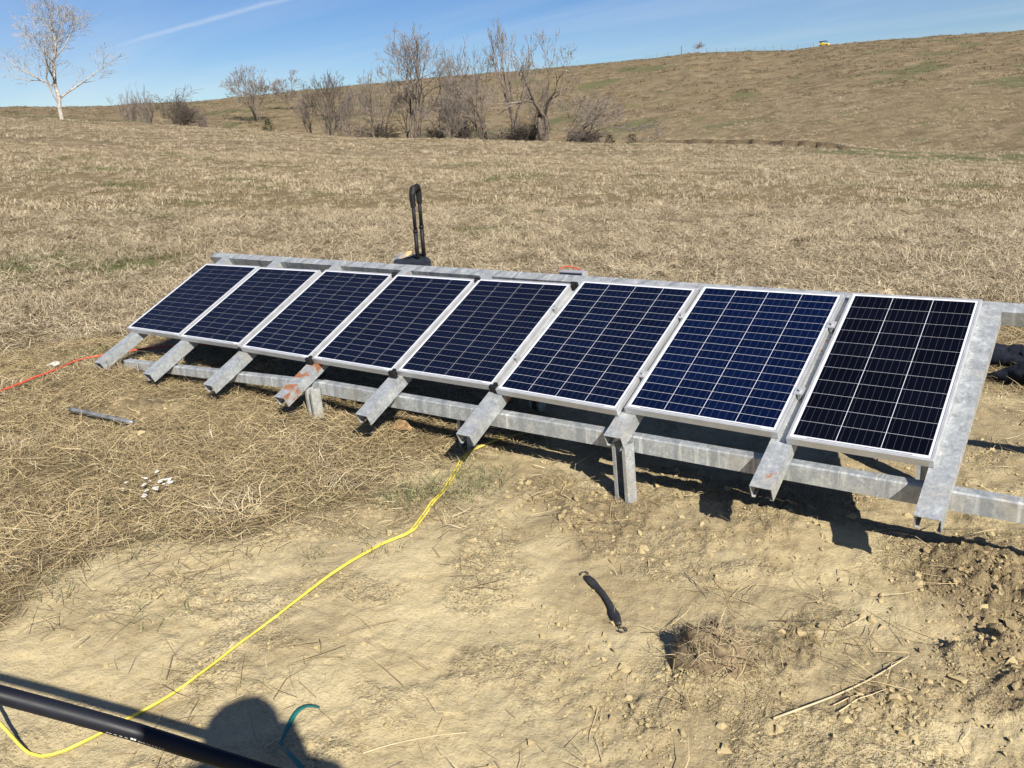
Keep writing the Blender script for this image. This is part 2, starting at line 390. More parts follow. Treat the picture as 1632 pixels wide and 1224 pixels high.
def steel_material(name, rust=.0, tint=(.37, .395, .405), stain=.25, bands=0.0):
    m, nt, b = new_mat(name); g = NG(nt); c = g.coord()
    ri = g.n('ShaderNodeObjectInfo').outputs['Random']
    off = g.n('ShaderNodeCombineXYZ'); g.put(off.inputs[0], g.math('MULTIPLY', ri, 37.0)); g.put(off.inputs[1], g.math('MULTIPLY', ri, 19.0))
    va = g.n('ShaderNodeVectorMath', operation='ADD'); g.put(va.inputs[0], c); g.put(va.inputs[1], off.outputs[0]); c = va.outputs[0]
    sp = g.voro(c, 120, 'Color'); n1 = g.noise(c, 20, 6, .7); n2 = g.noise(c, 40, 5, .7)
    col = g.mix(g.mr(n1, .32, .68), tuple(x * .6 for x in tint), tuple(min(1, x * 1.15) for x in tint))
    col = g.mix(.38, col, g.mix(sp, (.25, .27, .29), (.62, .64, .65)))
    col = g.mix(g.mr(n2, .55, .72, 0, .55), col, (.66, .67, .66))
    col = g.mix(g.mr(g.noise(c, 5, 5, .7), .52, .72, 0, stain), col, (.42, .36, .25))
    if bands:
        sb = g.n('ShaderNodeSeparateXYZ'); g.put(sb.inputs[0], g.coord())
        wv = g.math('FRACT', g.math('ADD', g.math('MULTIPLY', sb.outputs[1], 6.1), g.math('ADD', g.math('MULTIPLY', sb.outputs[0], 5.0), g.math('MULTIPLY', n1, .35))))
        col = g.mix(g.math('MULTIPLY', g.mr(wv, .18, .26, bands, 0), g.mr(n1, .35, .55, .35, 1)), col, (.20, .22, .24))
        dr = g.noise(g.mapping(c, scale=(2, 14, 1.2)), 2.2, 4, .65)
        col = g.mix(g.mr(dr, .55, .68, 0, .55), col, (.74, .74, .70))
    rm = g.mr(g.noise(c, 4.5, 6, .62, .3), .70 - rust * .28, .73 - rust * .26)
    rc = g.mix(n2, (.13, .055, .026), (.33, .15, .075))
    col = g.mix(rm, col, rc)
    g.put(b.inputs['Base Color'], col)
    g.put(b.inputs['Metallic'], g.mr(rm, 0, 1, .45, 0)); g.put(b.inputs['Roughness'], g.mr(n1, .3, .7, .36, .62))
    g.put(b.inputs['Normal'], g.bump(n2, .12, .003))
    return m

def cell_material(name, c0, c1, bars):
    m, nt, b = new_mat(name); g = NG(nt); c = g.coord()
    v = g.voro(g.mapping(c, scale=(1, 1.3, 1)), 60, 'Color'); n = g.noise(g.pos(), 2.5, 3)
    ri = g.n('ShaderNodeObjectInfo').outputs['Random']
    f = g.math('ADD', g.math('MULTIPLY', g.mix(1, v, v), .22), g.math('ADD', g.math('MULTIPLY', ri, .5), g.math('MULTIPLY', n, .3)))
    col = g.mix(f, c0, c1)
    sx = g.n('ShaderNodeSeparateXYZ'); g.put(sx.inputs[0], g.coord('Generated'))
    fr = g.math('FRACT', g.math('MULTIPLY', sx.outputs[0], bars))
    line = g.math('LESS_THAN', g.math('ABSOLUTE', g.math('SUBTRACT', fr, .5)), .022)
    col = g.mix(g.math('MULTIPLY', line, .30), col, (.13, .145, .19))
    g.put(b.inputs['Base Color'], col)
    b.inputs['Roughness'].default_value = .35; b.inputs['Coat Weight'].default_value = .10
    dust = g.noise(g.pos(), 7, 6, .7)
    g.put(b.inputs['Coat Roughness'], g.mr(dust, .3, .7, .06, .16)); b.inputs['Coat IOR'].default_value = 1.3
    b.inputs['Specular IOR Level'].default_value = .03
    return m

M_ground = ground_material(); M_hill = hill_material()
STRAW = [(0.0, (0.088, 0.064, 0.033)), (.25, (0.207, 0.154, 0.079)), (.5, (0.326, 0.250, 0.135)), (.75, (0.458, 0.364, 0.204)), (1.0, (0.616, 0.525, 0.341))]
M_straw = straw_material('dry_straw', STRAW)
M_straw_field = straw_material('field_straw', [(0.0, (0.129, 0.098, 0.062)), (.25, (0.258, 0.204, 0.130)), (.5, (0.370, 0.302, 0.202)), (.75, (0.482, 0.404, 0.277)), (1.0, (0.602, 0.528, 0.380))])
M_straw_hill = straw_material('hill_straw', [(0, (0.083, 0.064, 0.035)), (.4, (0.177, 0.135, 0.077)), (.8, (0.261, 0.202, 0.121)), (1, (0.325, 0.260, 0.161))])
M_greenblade = straw_material('green_blade', [(0, (.045, .055, .02)), (.5, (.11, .125, .05)), (1, (.30, .26, .14))])
M_soilclod = simple('soil_clod', (.27, .21, .118), .95, 0, .35, 40, .5, .1)
M_steel = steel_material('galvanized_steel', stain=.5)
M_steel_rust = steel_material('galvanized_steel_rusty', rust=.66, stain=.35)
M_steel_some = steel_material('galvanized_steel_spotted', rust=.38, stain=.5)
M_steel_band = steel_material('galvanized_steel_banded', rust=.12, stain=.4, bands=.75)
M_steel_beam = steel_material('galvanized_steel_beam', stain=.5, bands=.55)
M_alu = simple('anodised_aluminium', (.50, .51, .52), .38, .5, .08, 18)
M_back = simple('white_backsheet', (.55, .57, .63), .35, 0, .03, 8)
M_cellA = cell_material('cell_navy', (.0012, .0025, .0100), (.0028, .0052, .019), 5)
M_cellB = cell_material('cell_blue', (.0011, .0028, .0115), (.0024, .0056, .023), 5)
M_cellC = cell_material('cell_bluest', (.0009, .0033, .0165), (.0020, .0064, .031), 5)
M_cellD = cell_material('cell_black', (.0013, .0016, .0040), (.0026, .0032, .0075), 6)
M_black = simple('black_plastic', (.010, .010, .011), .6, 0, .3, 30, 0, .25)
M_rubber = simple('black_rubber', (.022, .022, .024), .6, 0, .35, 40, .2)
M_yellow = simple('yellow_jacket', (.60, .49, .07), .55, 0, .22, 14)
M_orange = simple('orange_jacket', (.48, .07, .035), .6, 0, .1, 60)
M_pipe = simple('black_poly_pipe', (.008, .009, .014), .48, 0, .25, 14, .05, .22)
M_print = simple('white_print', (.62, .62, .6), .6, 0, .1)
M_teal = simple('teal_strap', (.01, .115, .105), .5, 0, .2, 25)
M_hook = simple('dark_steel_hook', (.10, .085, .07), .45, .7, .4, 50)
M_rod = simple('grey_rod', (.20, .215, .23), .5, .4, .4, 18, .2)
M_white = simple('white_scrap', (.52, .50, .46), .85, 0, .2, 30)
M_fabric = simple('dark_navy_fabric', (.012, .015, .024), .95, 0, .7, 22, .6, .2)
M_bark = simple('grey_bark', (.22, .183, .155), .95, 0, .35, 6, .3, .1)
M_bark_pale = simple('pale_bark', (.33, .30, .265), .9, 0, .3, 4, .3, .1)
M_bark_dark = simple('dark_bark', (.125, .103, .087), .95, 0, .35, 6, .3, .1)
M_twig = simple('twig', (.21, .178, .155), .9, 0, .3, 3, 0, .1)
M_twig_pale = simple('pale_twig', (.34, .315, .29), .9, 0, .25, 3, 0, .1)
M_cedar = simple('cedar_foliage', (.035, .040, .016), .9, 0, .5, 4, 0, .1)
M_wood = simple('weathered_wood', (.16, .13, .10), .9, 0, .3, 10, .2)
M_stick = simple('pale_stick', (.46, .37, .22), .8, 0, .25, 25)
M_mach = simple('yellow_paint', (.74, .50, .05), .5, 0, .1, 6)
M_card = simple('brown_leaf', (.20, .125, .06), .85, 0, .5, 25)
M_box = simple('dark_blue_face', (.02, .026, .045), .3, 0, .2, 20)
M_bag, _nt, _b = new_mat('clear_film')
_b.inputs['Base Color'].default_value = (.30, .32, .35, 1); _b.inputs['Roughness'].default_value = .25; _b.inputs['Alpha'].default_value = .4

# ------------------------------------------------------------------ the ground sheet
def build_ground():
    dense = np.arange(-86, 14.01, 0.155)
    coarse = np.arange(16, 273, 3.2)
    az = np.radians(np.concatenate([dense, coarse]))
    def geo(a, b, k): return np.exp(np.arange(math.log(a), math.log(b), k))
    r = np.concatenate([np.linspace(.02, 1.15, 14), geo(1.2, 7, .0052), geo(7, 25, .012), geo(25, 300, .0145), geo(300, 1600, .045)])
    A, Rr = np.meshgrid(az, r)
    x, y = CAM[0] + Rr * np.sin(A), CAM[1] + Rr * np.cos(A)
    z = ground_z(x.ravel(), y.ravel())
    xr, yr = x.ravel(), y.ravel()
    rr = Rr.ravel(); nearm = rr < 9; far12 = rr < 14
    soil, dark = np.zeros_like(xr), np.zeros_like(xr)
    soil[far12] = soil_mask(xr[far12], yr[far12]); dark[far12] = dark_mask(xr[far12], yr[far12])
    # crumbs, cracks and clods in the bare soil
    X, Y, S, D = xr[nearm], yr[nearm], soil[nearm], dark[nearm]
    cl = fbm(X, Y, .05, 3, .6); cl2 = np.abs(fbm(X + 9, Y, .09, 3))
    rough = sstep(.0, .55, fbm(X + 3, Y, .45, 3) + .9 * D); rgh = np.full_like(xr, .5); rgh[nearm] = rough * S + .8 * (1 - S)
    z[nearm] += S * (.0034 * cl + .004 * fbm(X + 31, Y, .13, 2) + (.009 + .014 * D) * np.maximum(0, cl) * rough - .008 * (1 - sstep(0, .12, cl2)) * sstep(.1, .5, fbm(X, Y + 7, .6, 2)))
    nr, na = Rr.shape
    i, j = np.meshgrid(np.arange(nr - 1), np.arange(na), indexing='ij')
    j2 = (j + 1) % na
    F4 = np.stack([i * na + j, (i + 1) * na + j, (i + 1) * na + j2, i * na + j2], -1).reshape(-1, 4)
    o = obj('ground', np.stack([xr, yr, z], 1), F4[:, ::-1], M_ground, smooth=True)
    me = o.data; me.materials.append(M_hill)
    me.polygons.foreach_set('material_index', (rr[F4[:, 0]] > 44).astype(np.int32))
    fattr(me, 'soil', soil); fattr(me, 'green', green_mask(xr, yr))
    rf = np.interp(np.clip(np.degrees(A.ravel()), -90, 20), AZ_F, R_F)
    azd = np.degrees(A.ravel())
    bank = sstep(-27.2, -26.2, azd) * (1 - sstep(-15.5, -12.0, azd)) * (1 - sstep(.9, 2.2, np.abs(rr - rf - 4.0)))
    bank = bank * sstep(-1.1, -.35, fbm(xr, yr, 1.2, 3))
    big = np.zeros_like(xr); big[far12] = .50 * sstep(-.2, .5, fbm(xr[far12] + 5, yr[far12], .7, 4) + .45 * sstep(-.2, 1.2, xr[far12]) + .25 * sstep(-1.6, -.2, yr[far12]) - .30)
    fattr(me, 'dark', np.maximum(np.maximum(dark, big), bank))
    me.attributes['soil'].data.foreach_set('value', np.maximum(soil, bank * .95).astype(np.float32))
    fattr(me, 'rough', rgh); fattr(me, 'hill', sstep(14, 45, rr))
    tag(o, 'dry pasture with bare yellow soil in front', None, None, 'structure')
    return o
build_ground()

# ------------------------------------------------------------------ rack and panels (plane coordinates u, v, w -> world)
TAU = R(26.5)
MP = Matrix(((1, 0, 0), (0, math.cos(TAU), -math.sin(TAU)), (0, math.sin(TAU), math.cos(TAU)))).to_4x4()
def pw(u, v, w): return MP @ Vector((u, v, w))

rack = empty('steel_rack', (-1.4, 0.0, -0.4))
tag(rack, 'galvanized steel channel rack carrying the row of solar panels', 'rack')
RINV = Matrix.Translation(-rack.location)
def c_profile(w, d, lip, t):
    """inverted channel: web on top at z=0, flanges down, lips inward; closed profile (x,z)"""
    h = w / 2
    return [(-h, 0), (h, 0), (h, -d), (h - lip, -d), (h - lip, -d + t), (h - t, -d + t), (h - t, -t), (-h + t, -t), (-h + t, -d + t), (-h + lip, -d + t), (-h + lip, -d), (-h, -d)]
RAFT = [(-4.085, -.345, 0), (-3.435, -.350, 0), (-2.765, -.334, 0), (-2.087, -.314, 1), (-1.413, -.317, 0), (-.725, -.308, 2), (.004, -.150, 0), (.697, -.264, 2), (1.2645, -.250, 0)]
WT = -0.0365                                     # top of the rafters under the panel plane
def plane_part(name, mb, mat, u, v, rotz=0.0, smooth=False, w=WT, bevel=0.0):
    o = mb.obj(name, mat, rack, smooth, bevel)
    o.matrix_local = RINV @ MP @ Matrix.Translation((u, v, w)) @ Matrix.Rotation(rotz, 4, 'Z')
    return o
# rear beam runs at v = 0.969 - 0.0142 (u - 0.3), top flush with the rafter webs
rear = lambda u: 0.944 - 0.0125 * (u - 0.3)
for k, (u, v0, rs) in enumerate(RAFT):
    mb = MB(); L0 = rear(u) - .036 - v0
    mb.prism(c_profile(.085, .064, .014, .0028), 0, L0)
    mb.prism([(-.0425, .0), (.0425, .0), (.0425, -.0028), (-.0425, -.0028)], L0, L0 + .062)      # web laps over the rear beam
    o = plane_part('rafter', mb, (M_steel, M_steel_rust, M_steel_some)[rs], u, v0, R((.5, .4, .2, 0, -.1, .1, 0, .2, -.2)[k]))
    if rs == 1: o['label'] = 'rafter with big brown rust patches near its lower end'
mb = MB(); bl = 6.55
mb.prism(c_profile(.064, .070, .016, .003), -4.62, 1.0 + bl - 4.62)
o = mb.obj('rear_beam', M_steel_band, rack)
ang = math.atan2(-0.0125, 1.0)
o.matrix_local = RINV @ MP @ Matrix.Translation((.3, .944, WT - .0031)) @ Matrix.Rotation(ang, 4, 'Z') @ Matrix.Rotation(R(-90), 4, 'Z')
# rust streaks, drips on the rear beam come from its material; front beam in two lengths
def world_beam(name, a, b, w, d, mat):
    a, b = Vector(a), Vector(b); L = (b - a).length; x = (b - a).normalized(); y = Vector((0, 0, 1)).cross(x).normalized(); z = x.cross(y)
    mb = MB(); t = .003
    # closed box section: outer and inner profile kept solid, slightly rounded upper arrises
    q = .006
    mb.prism([(0, -d), (w, -d), (w, -q), (w - q, 0), (q, 0), (0, -q)], 0, L)
    o = mb.obj(name, mat, rack)
    m = Matrix((( -y.x * -1, x.x, z.x, a.x), (y.y, x.y, z.y, a.y), (y.z, x.z, z.z, a.z), (0, 0, 0, 1)))
    o.matrix_local = RINV @ m
    return o
world_beam('front_beam', (-2.02, -.030, -.1335), (3.2, .012, -.1065), .060, .074, M_steel_beam)
world_beam('front_beam', (-3.97, -.150, -.1925), (-2.03, -.034, -.1365), .060, .058, M_steel_beam)
# posts: lipped channels opening to the front
def post(x, y, ztop, zbot, w, d, name='post', yaw=0.0, lean=0.0):
    mb = MB(); mb.prism(c_profile(w, d, .018, .003), 0, ztop - zbot)
    o = mb.obj(name, M_steel, rack)
    m = Matrix.Translation((x, y, zbot)) @ Matrix.Rotation(lean, 4, 'Y') @ Matrix.Rotation(yaw, 4, 'Z') @ Matrix(((1, 0, 0, 0), (0, 0, 1, 0), (0, 1, 0, 0), (0, 0, 0, 1)))
    o.matrix_local = RINV @ m
    return o
post(.055, -.021, -.145, -.75, .074, .062, yaw=R(-10), lean=R(-3))
post(-1.995, -.045, -.160, -.65, .070, .060, yaw=R(-8), lean=R(-3))
post(-.98, .10, -.20, -.7, .074, .062)
for xx in (-3.9, -1.0, 1.1):
    post(xx, .775, .30, -.75, .074, .062)
for xx, lab in ((-3.99, None),):
    mb = MB(); mb.box((-.004, -.03, -.06), (.004, .03, .004))
    o = mb.obj('end_plate', M_steel_rust, rack); o.matrix_local = RINV @ Matrix.Translation((-3.985, -.12, -.195))

# panels: u, v, width, height, in-plane turn, lift, columns, rows, cell material
PAN = [(-4.156, .000, .665, .833, .6, 0, 4, 15, M_cellA), (-3.471, -.001, .665, .833, .6, 0, 4, 15, M_cellA),
       (-2.760, -.013, .656, .858, -.2, .004, 4, 17, M_cellA), (-2.078, -.008, .656, .858, -.27, .001, 4, 17, M_cellA),
       (-1.398, .003, .656, .858, .24, -.002, 4, 17, M_cellA), (-.705, -.017, .681, .914, -.9, .002, 4, 17, M_cellB),
       (.000, .000, .681, .914, -.46, 0, 4, 17, M_cellC), (.721, -.024, .518, .946, .2, 0, 3, 11, M_cellD)]
PLAB = ['dark blue solar panel at the far left end of the row',
        'second solar panel from the left end of the row, close against the leftmost one',
        'third solar panel from the left end of the row',
        'fourth solar panel from the left, black clips at both its lower corners',
        'fifth solar panel from the left, just above the rafter where the yellow cord begins',
        'sixth solar panel from the left, with pale wider frame, third from the right end',
        'brightest blue solar panel, second from the right end of the row',
        'narrow nearly black solar panel with three columns at the right end of the row']
for k, (u, v, w, h, th, dz, nc, nrw, cmat) in enumerate(PAN):
    T = MP @ Matrix.Translation((u, v, dz)) @ Matrix.Rotation(R(th), 4, 'Z')
    e = empty('solar_panel'); e.matrix_world = T
    tag(e, PLAB[k], 'solar panel', 'solar panels in the row')
    lip, fh = .011, .034
    mb = MB()
    # four mitred rails with a hollow under the glass
    def rail(p, q, inn):
        pass
    outer = [(0, 0), (w, 0), (w, h), (0, h)]
    inner = [(lip, lip), (w - lip, lip), (w - lip, h - lip), (lip, h - lip)]
    V = []; F_ = []
    lev = [(outer, -fh), (outer, -.0015), ([(.0015, .0015), (w - .0015, .0015), (w - .0015, h - .0015), (.0015, h - .0015)], 0), (inner, 0), (inner, -.0045), ([(.003, .003), (w - .003, .003), (w - .003, h - .003), (.003, h - .003)], -.0046), ([(.003, .003), (w - .003, .003), (w - .003, h - .003), (.003, h - .003)], -fh)]
    for ring, z in lev: V += [(x, y, z) for x, y in ring]
    nl = len(lev)
    for a in range(nl):
        b = (a + 1) % nl
        for q in range(4): F_.append((a * 4 + q, a * 4 + (q + 1) % 4, b * 4 + (q + 1) % 4, b * 4 + q))
    obj('frame', V, F_, M_alu, e)
    mb = MB(); mb.box((.0035, .0035, -.0042), (w - .0035, h - .0035, -.0024)); lam = mb.obj('laminate', M_back, e)
    mx, my0, my1 = lip + (.011 if k < 7 else .010), lip + .014, lip + .010
    g_ = (.0013 if k < 5 else .0017) if nc == 4 else .0015
    cgap = .0019 if k < 5 else .0025
    cw = (w - 2 * mx - (nc - 1) * cgap) / nc; chh = (h - my0 - my1 - (nrw - 1) * g_) / nrw
    cb_ = MB(); cb_.box((0, 0, 0), (cw, chh, .0005)); cme = mesh_from('cell', cb_.v, cb_.f, cmat)
    for i in range(nc):
        for j in range(nrw):
            c = bpy.data.objects.new('cell', cme); link(c, lam)
            c.location = (mx + i * (cw + cgap), my0 + j * (chh + g_), -.0023)
    mb = MB(); mb.box((mx + .05, lip + .004, -.0023), (w - mx - .05, lip + .0075, -.0019)); mb.obj('ribbon', simple('grey_ribbon', (.16, .17, .19), .4, .3) if k == 0 else bpy.data.materials['grey_ribbon'], lam)
    # label stickers along the top edge are too small to read and are left as blank film
    if k in (2, 3, 4):                                     # black corner clips on the right-hand side
        for vv, s in ((-.004, -1), (h + .004, 1)):
            mb = MB()
            mb.box((w - .014, vv - .010, -.038), (w + .030, vv + .010, .004))
            mb.box((w + .001, vv - .010 - s * .018, -.030), (w + .020, vv + .010 - s * .018, .0045))
            mb.obj('corner_clip', M_black, e, bevel=.002)
    if k == 1:
        mb = MB(); mb.box((w - .008, -.016, -.042), (w + .030, .004, -.016)); mb.obj('corner_clip', M_black, e, bevel=.002)
    if k in (4, 5, 6):                                     # metal mid clamps on the right-hand side
        for f in (.27, .75):
            mb = MB(); y = h * f
            mb.box((w - .010, y - .022, .0005), (w + .018 + .01 * (k != 4), y + .022, .0035)); mb.box((w + .003, y - .014, -.034), (w + .014, y + .014, .001))
            mb.tube([(w + .012, y, .002), (w + .012, y, .013)], .0065, 6)
            mb.obj('clamp', M_alu, e)

# ------------------------------------------------------------------ loose things round the rack
def cord(name, pts, rad, mat, step=.025, lift=0.0, offs=None, parent=None, jit=0.0):
    P = spline(np.array([(p[0], p[1], 0.0 if len(p) < 3 else p[2]) for p in pts]), step)
    z = ground_z(P[:, 0], P[:, 1]) + rad * .9 + lift
    # a stiff cable spans small hollows
    zs = z.copy()
    for _ in range(6): zs = np.maximum(z, (np.roll(zs, 1) + np.roll(zs, -1)) / 2) if len(z) > 4 else zs; zs[0] = z[0]; zs[-1] = z[-1]
    P[:, 2] += zs
    if offs is not None:
        T = np.gradient(P, axis=0); n = np.stack([-T[:, 1], T[:, 0], 0 * T[:, 0]], 1); n /= np.linalg.norm(n, axis=1)[:, None] + 1e-9
        P = P + n * np.interp(np.linspace(0, 1, len(P)), [a for a, _ in offs], [b for _, b in offs])[:, None]
    V, Fc = tube_geo(P, rad, 8)
    return obj(name, V, Fc, mat, parent, True)
YC = [(-.70, .62), (-.86, .30), (-.91, .08), (-.90, -.06), (-.79, -.29), (-.69, -.50), (-.60, -.72), (-.555, -.84), (-.575, -1.0), (-.56, -1.34), (-.51, -1.66), (-.465, -1.94), (-.47, -2.12), (-.48, -2.24), (-.50, -2.31), (-.56, -2.345), (-.68, -2.36, .05), (-.90, -2.40, .17), (-1.15, -2.50, .20), (-1.4, -2.7, .03), (-1.6, -2.9, 0)]
yc = empty('extension_cord', (-.56, -1.0, gz(-.56, -1.0)))
tag(yc, 'yellow extension cord running across the bare soil to the rack', 'cord')
for sgn in (-1, 1):
    o = cord('strand', YC, .0044, M_yellow, offs=[(0, sgn * .008), (.35, sgn * .0075), (.45, sgn * .0045), (.58, sgn * .001), (.86, sgn * .001), (.93, sgn * .008), (1, sgn * .02)], lift=.001 + .003 * (sgn > 0))
    o.parent = yc; o.matrix_parent_inverse = Matrix.Translation(-yc.location)
o = cord('extension_cord', [(-3.3, .75), (-3.9, .55), (-4.30, .30), (-4.36, .05), (-4.42, -.21), (-4.33, -.42), (-4.22, -.64), (-4.11, -.93), (-4.05, -1.3), (-4.2, -1.8)], .0075, M_orange, lift=.035)
tag(o, 'orange extension cord lying in the dry grass left of the rack', 'cord')

# black poly pipe leaning in from the left
pp = np.array([(1.62, -1.62, -.44), (1.22, -1.92, -.21), (.89, -2.19, .005), (.58, -2.452, .215), (.474, -2.545, .29), (.25, -2.735, .425), (0.0, -2.935, .555), (-.3, -3.16, .69), (-.9, -3.6, .90), (-1.5, -4.05, 1.06)])
pipe = empty('black_pipe', (1.62, -1.62, -.42)); tag(pipe, 'black plastic pipe slanting across the lower left corner close to the camera', 'pipe')
PP = spline(pp, .05); V, Fc = tube_geo(PP, .0138, 24)
o = obj('tube', V, Fc, M_pipe, pipe, True); o.matrix_parent_inverse = Matrix.Translation(-pipe.location)
def on_pipe(t_len, ang, rad):
    d = np.concatenate([[0], np.cumsum(np.linalg.norm(np.diff(PP, axis=0), axis=1))])
    p = np.array([np.interp(t_len, d, PP[:, c]) for c in range(3)]); p2 = np.array([np.interp(t_len + .01, d, PP[:, c]) for c in range(3)])
    T = (p2 - p) / np.linalg.norm(p2 - p); toc = CAM - p; toc -= T * (toc @ T); toc /= np.linalg.norm(toc); sd_ = np.cross(T, toc)
    return p + rad * (math.cos(ang) * toc + math.sin(ang) * sd_)
def pipe_len(px): 
    d = np.concatenate([[0], np.cumsum(np.linalg.norm(np.diff(PP, axis=0), axis=1))])
    q = (PP - CAM) @ RW.T; xs = 816 + 1300 * q[:, 0] / q[:, 2]
    return float(np.interp(-px, -xs, d))
mb = MB(); sgnp = 1
tst = on_pipe(pipe_len(220), .9, .014); ctr = on_pipe(pipe_len(220), 0, .014)
if ((tst - CAM) @ RW.T)[1] / ((tst - CAM) @ RW.T)[2] < ((ctr - CAM) @ RW.T)[1] / ((ctr - CAM) @ RW.T)[2]: sgnp = -1
l0, l1 = pipe_len(175), pipe_len(270)
marks = [(.0, .10, .25), (.13, .18, .3), (.22, .27, .35), (.31, .36, .3), (.40, .50, 1.0), (.53, .56, .5), (.57, .60, .45), (.61, .65, .5), (.67, .69, .5), (.70, .74, .42), (.76, .79, .5), (.81, .86, .4), (.88, .91, .42), (.93, .97, .38)]
for a, b, hh in marks:
    for seg in range(2):
        la, lb = l0 + (l1 - l0) * (a + (b - a) * seg / 2), l0 + (l1 - l0) * (a + (b - a) * (seg + .8) / 2)
        A0, A1 = sgnp * 1.02, sgnp * (1.02 - .26 * hh)
        mb.add([on_pipe(la, A0, .01392), on_pipe(lb, A0, .01392), on_pipe(lb, A1, .01392), on_pipe(la, A1, .01392)], [(0, 1, 2, 3)])
o = mb.obj('printed_marking', M_print, pipe); o.matrix_parent_inverse = Matrix.Translation(-pipe.location)

# rubber tie-down strap with wire hooks
def ribbon(pts, wid, th, up=Vector((0, 0, 1))):
    P = spline(pts, .01); n = len(P); T = np.gradient(P, axis=0); S = np.cross(T, np.array(up)); S /= np.linalg.norm(S, axis=1)[:, None] + 1e-9
    W = np.interp(np.linspace(0, 1, n), np.linspace(0, 1, len(wid)), wid)[:, None] if not np.isscalar(wid) else np.full((n, 1), wid)
    U = np.array([0, 0, th / 2])
    V = np.concatenate([P + S * W / 2 - U, P - S * W / 2 - U, P - S * W / 2 + U, P + S * W / 2 + U]); 
    Fc = [(a * n + i, b * n + i, b * n + i + 1, a * n + i + 1) for a, b in ((0, 1), (1, 2), (2, 3), (3, 0)) for i in range(n - 1)] + [(0, 3 * n, 2 * n, n), (n - 1, 2 * n - 1, 3 * n - 1, 4 * n - 1)]
    return V, Fc
s0, s1 = np.array([.235, -.72]), np.array([.485, -.925])
st = empty('rubber_strap', (*((s0 + s1) / 2), gz(*((s0 + s1) / 2)))); tag(st, 'black rubber tie-down strap with wire hooks on the bare soil', 'strap')
sp = [(*(s0 + (s1 - s0) * f + np.array([.010, .012]) * math.sin(f * 3.1)), 0) for f in np.linspace(0, 1, 6)]
sp = [(a, b, gz(a, b) + .012) for a, b, _ in sp]
V, Fc = ribbon(sp, [.020, .030, .026, .019, .018, .018, .018, .020, .030, .027, .016], .009)
o = obj('strap_body', V, Fc, M_rubber, st, True); o.matrix_parent_inverse = Matrix.Translation(-st.location)
dirv = (s1 - s0) / np.linalg.norm(s1 - s0); nrmv = np.array([-dirv[1], dirv[0]])
for base, sg in ((s1, 1), (s0, -1)):
    hk = []
    for a in np.linspace(-.2, 5.0, 16):
        c = base + sg * dirv * .030
        rr_ = .014
        q = c + rr_ * (-math.cos(a) * sg * dirv + math.sin(a) * nrmv)
        hk.append((q[0], q[1], gz(*q) + .010))
    hk = [(base[0] - sg * dirv[0] * .012, base[1] - sg * dirv[1] * .012, gz(*base) + .014)] + hk
    V, Fc = tube_geo(hk, .0026, 6); o = obj('hook', V, Fc, M_hook, st, True); o.matrix_parent_inverse = Matrix.Translation(-st.location)

te = empty('teal_strap', (-.02, -1.86, gz(-.02, -1.86))); tag(te, 'torn teal plastic strap curling on the soil beside the shadow', 'strap')
for pts, wd in (([(-.025, -1.775), (-.045, -1.80), (-.045, -1.84), (-.02, -1.895), (-.005, -1.935)], [.010, .016, .017, .015, .006]), ([(-.005, -1.935), (.03, -1.945), (.07, -1.955), (.13, -1.965)], [.004, .010, .013, .013])):
    P3 = [(a, b, gz(a, b) + .012 + .02 * math.sin(i * .8)) for i, (a, b) in enumerate(pts)]
    V, Fc = ribbon(P3, wd, .0012); o = obj('strap_piece', V, Fc, M_teal, te, True); o.matrix_parent_inverse = Matrix.Translation(-te.location)

a_, b_ = (-3.31, -.87), (-2.77, -.78)
V, Fc = tube_geo([(a_[0] + (b_[0] - a_[0]) * f, a_[1] + (b_[1] - a_[1]) * f, gz(a_[0] + (b_[0] - a_[0]) * f, a_[1] + (b_[1] - a_[1]) * f) * .3 + .7 * gz(*a_) + .7 * (gz(*b_) - gz(*a_)) * f + .05) for f in np.linspace(0, 1, 12)], .0125, 10)
tag(obj('metal_rod', V, Fc, M_rod, None, True), 'short grey metal rod lying in the straw left of the rack', 'rod')

# scraps of white flaky material in the straw
wsc = []
def scrap(x, y, s, name, label, lift=.045, mat=None):
    n = 9; r_ = random.Random(int(x * 1e4 + y * 777)); V = [(0, 0, s * .18)]
    for i in range(n):
        a = 2 * math.pi * i / n; q = s * (.55 + .6 * r_.random()); V.append((q * math.cos(a), q * .7 * math.sin(a), s * .25 * (r_.random() - .45)))
    top = len(V)
    V += [(vx, vy, vz - s * .08) for vx, vy, vz in V]
    Fc = [(0, 1 + i, 1 + (i + 1) % n) for i in range(n)] + [(top, top + 1 + (i + 1) % n, top + 1 + i) for i in range(n)] + [(1 + i, top + 1 + i, top + 1 + (i + 1) % n, 1 + (i + 1) % n) for i in range(n)]
    o = obj(name, V, Fc, mat or M_white); o.location = (x, y, gz(x, y) + lift); o.rotation_euler = (r_.uniform(-.3, .3), r_.uniform(-.3, .3), r_.random() * 6)
    return tag(o, label, 'scrap', 'white flaky scraps in the straw')
for i in range(18):
    fx = rng.normal(0, .07); fy = rng.normal(0, .055)
    scrap(-1.885 + fx, -1.19 + fy * 1.2, float(rng.uniform(.008, .024)), 'white_scrap', 'small white flaky scrap in the straw patch left of the yellow cord')
o = scrap(-1.90, -1.125, .036, 'white_scrap', 'largest white flaky scrap at the top of the scattered patch')
o = scrap(-4.45, -.43, .06, 'white_scrap', 'white scrap lying by the orange cord left of the rack')
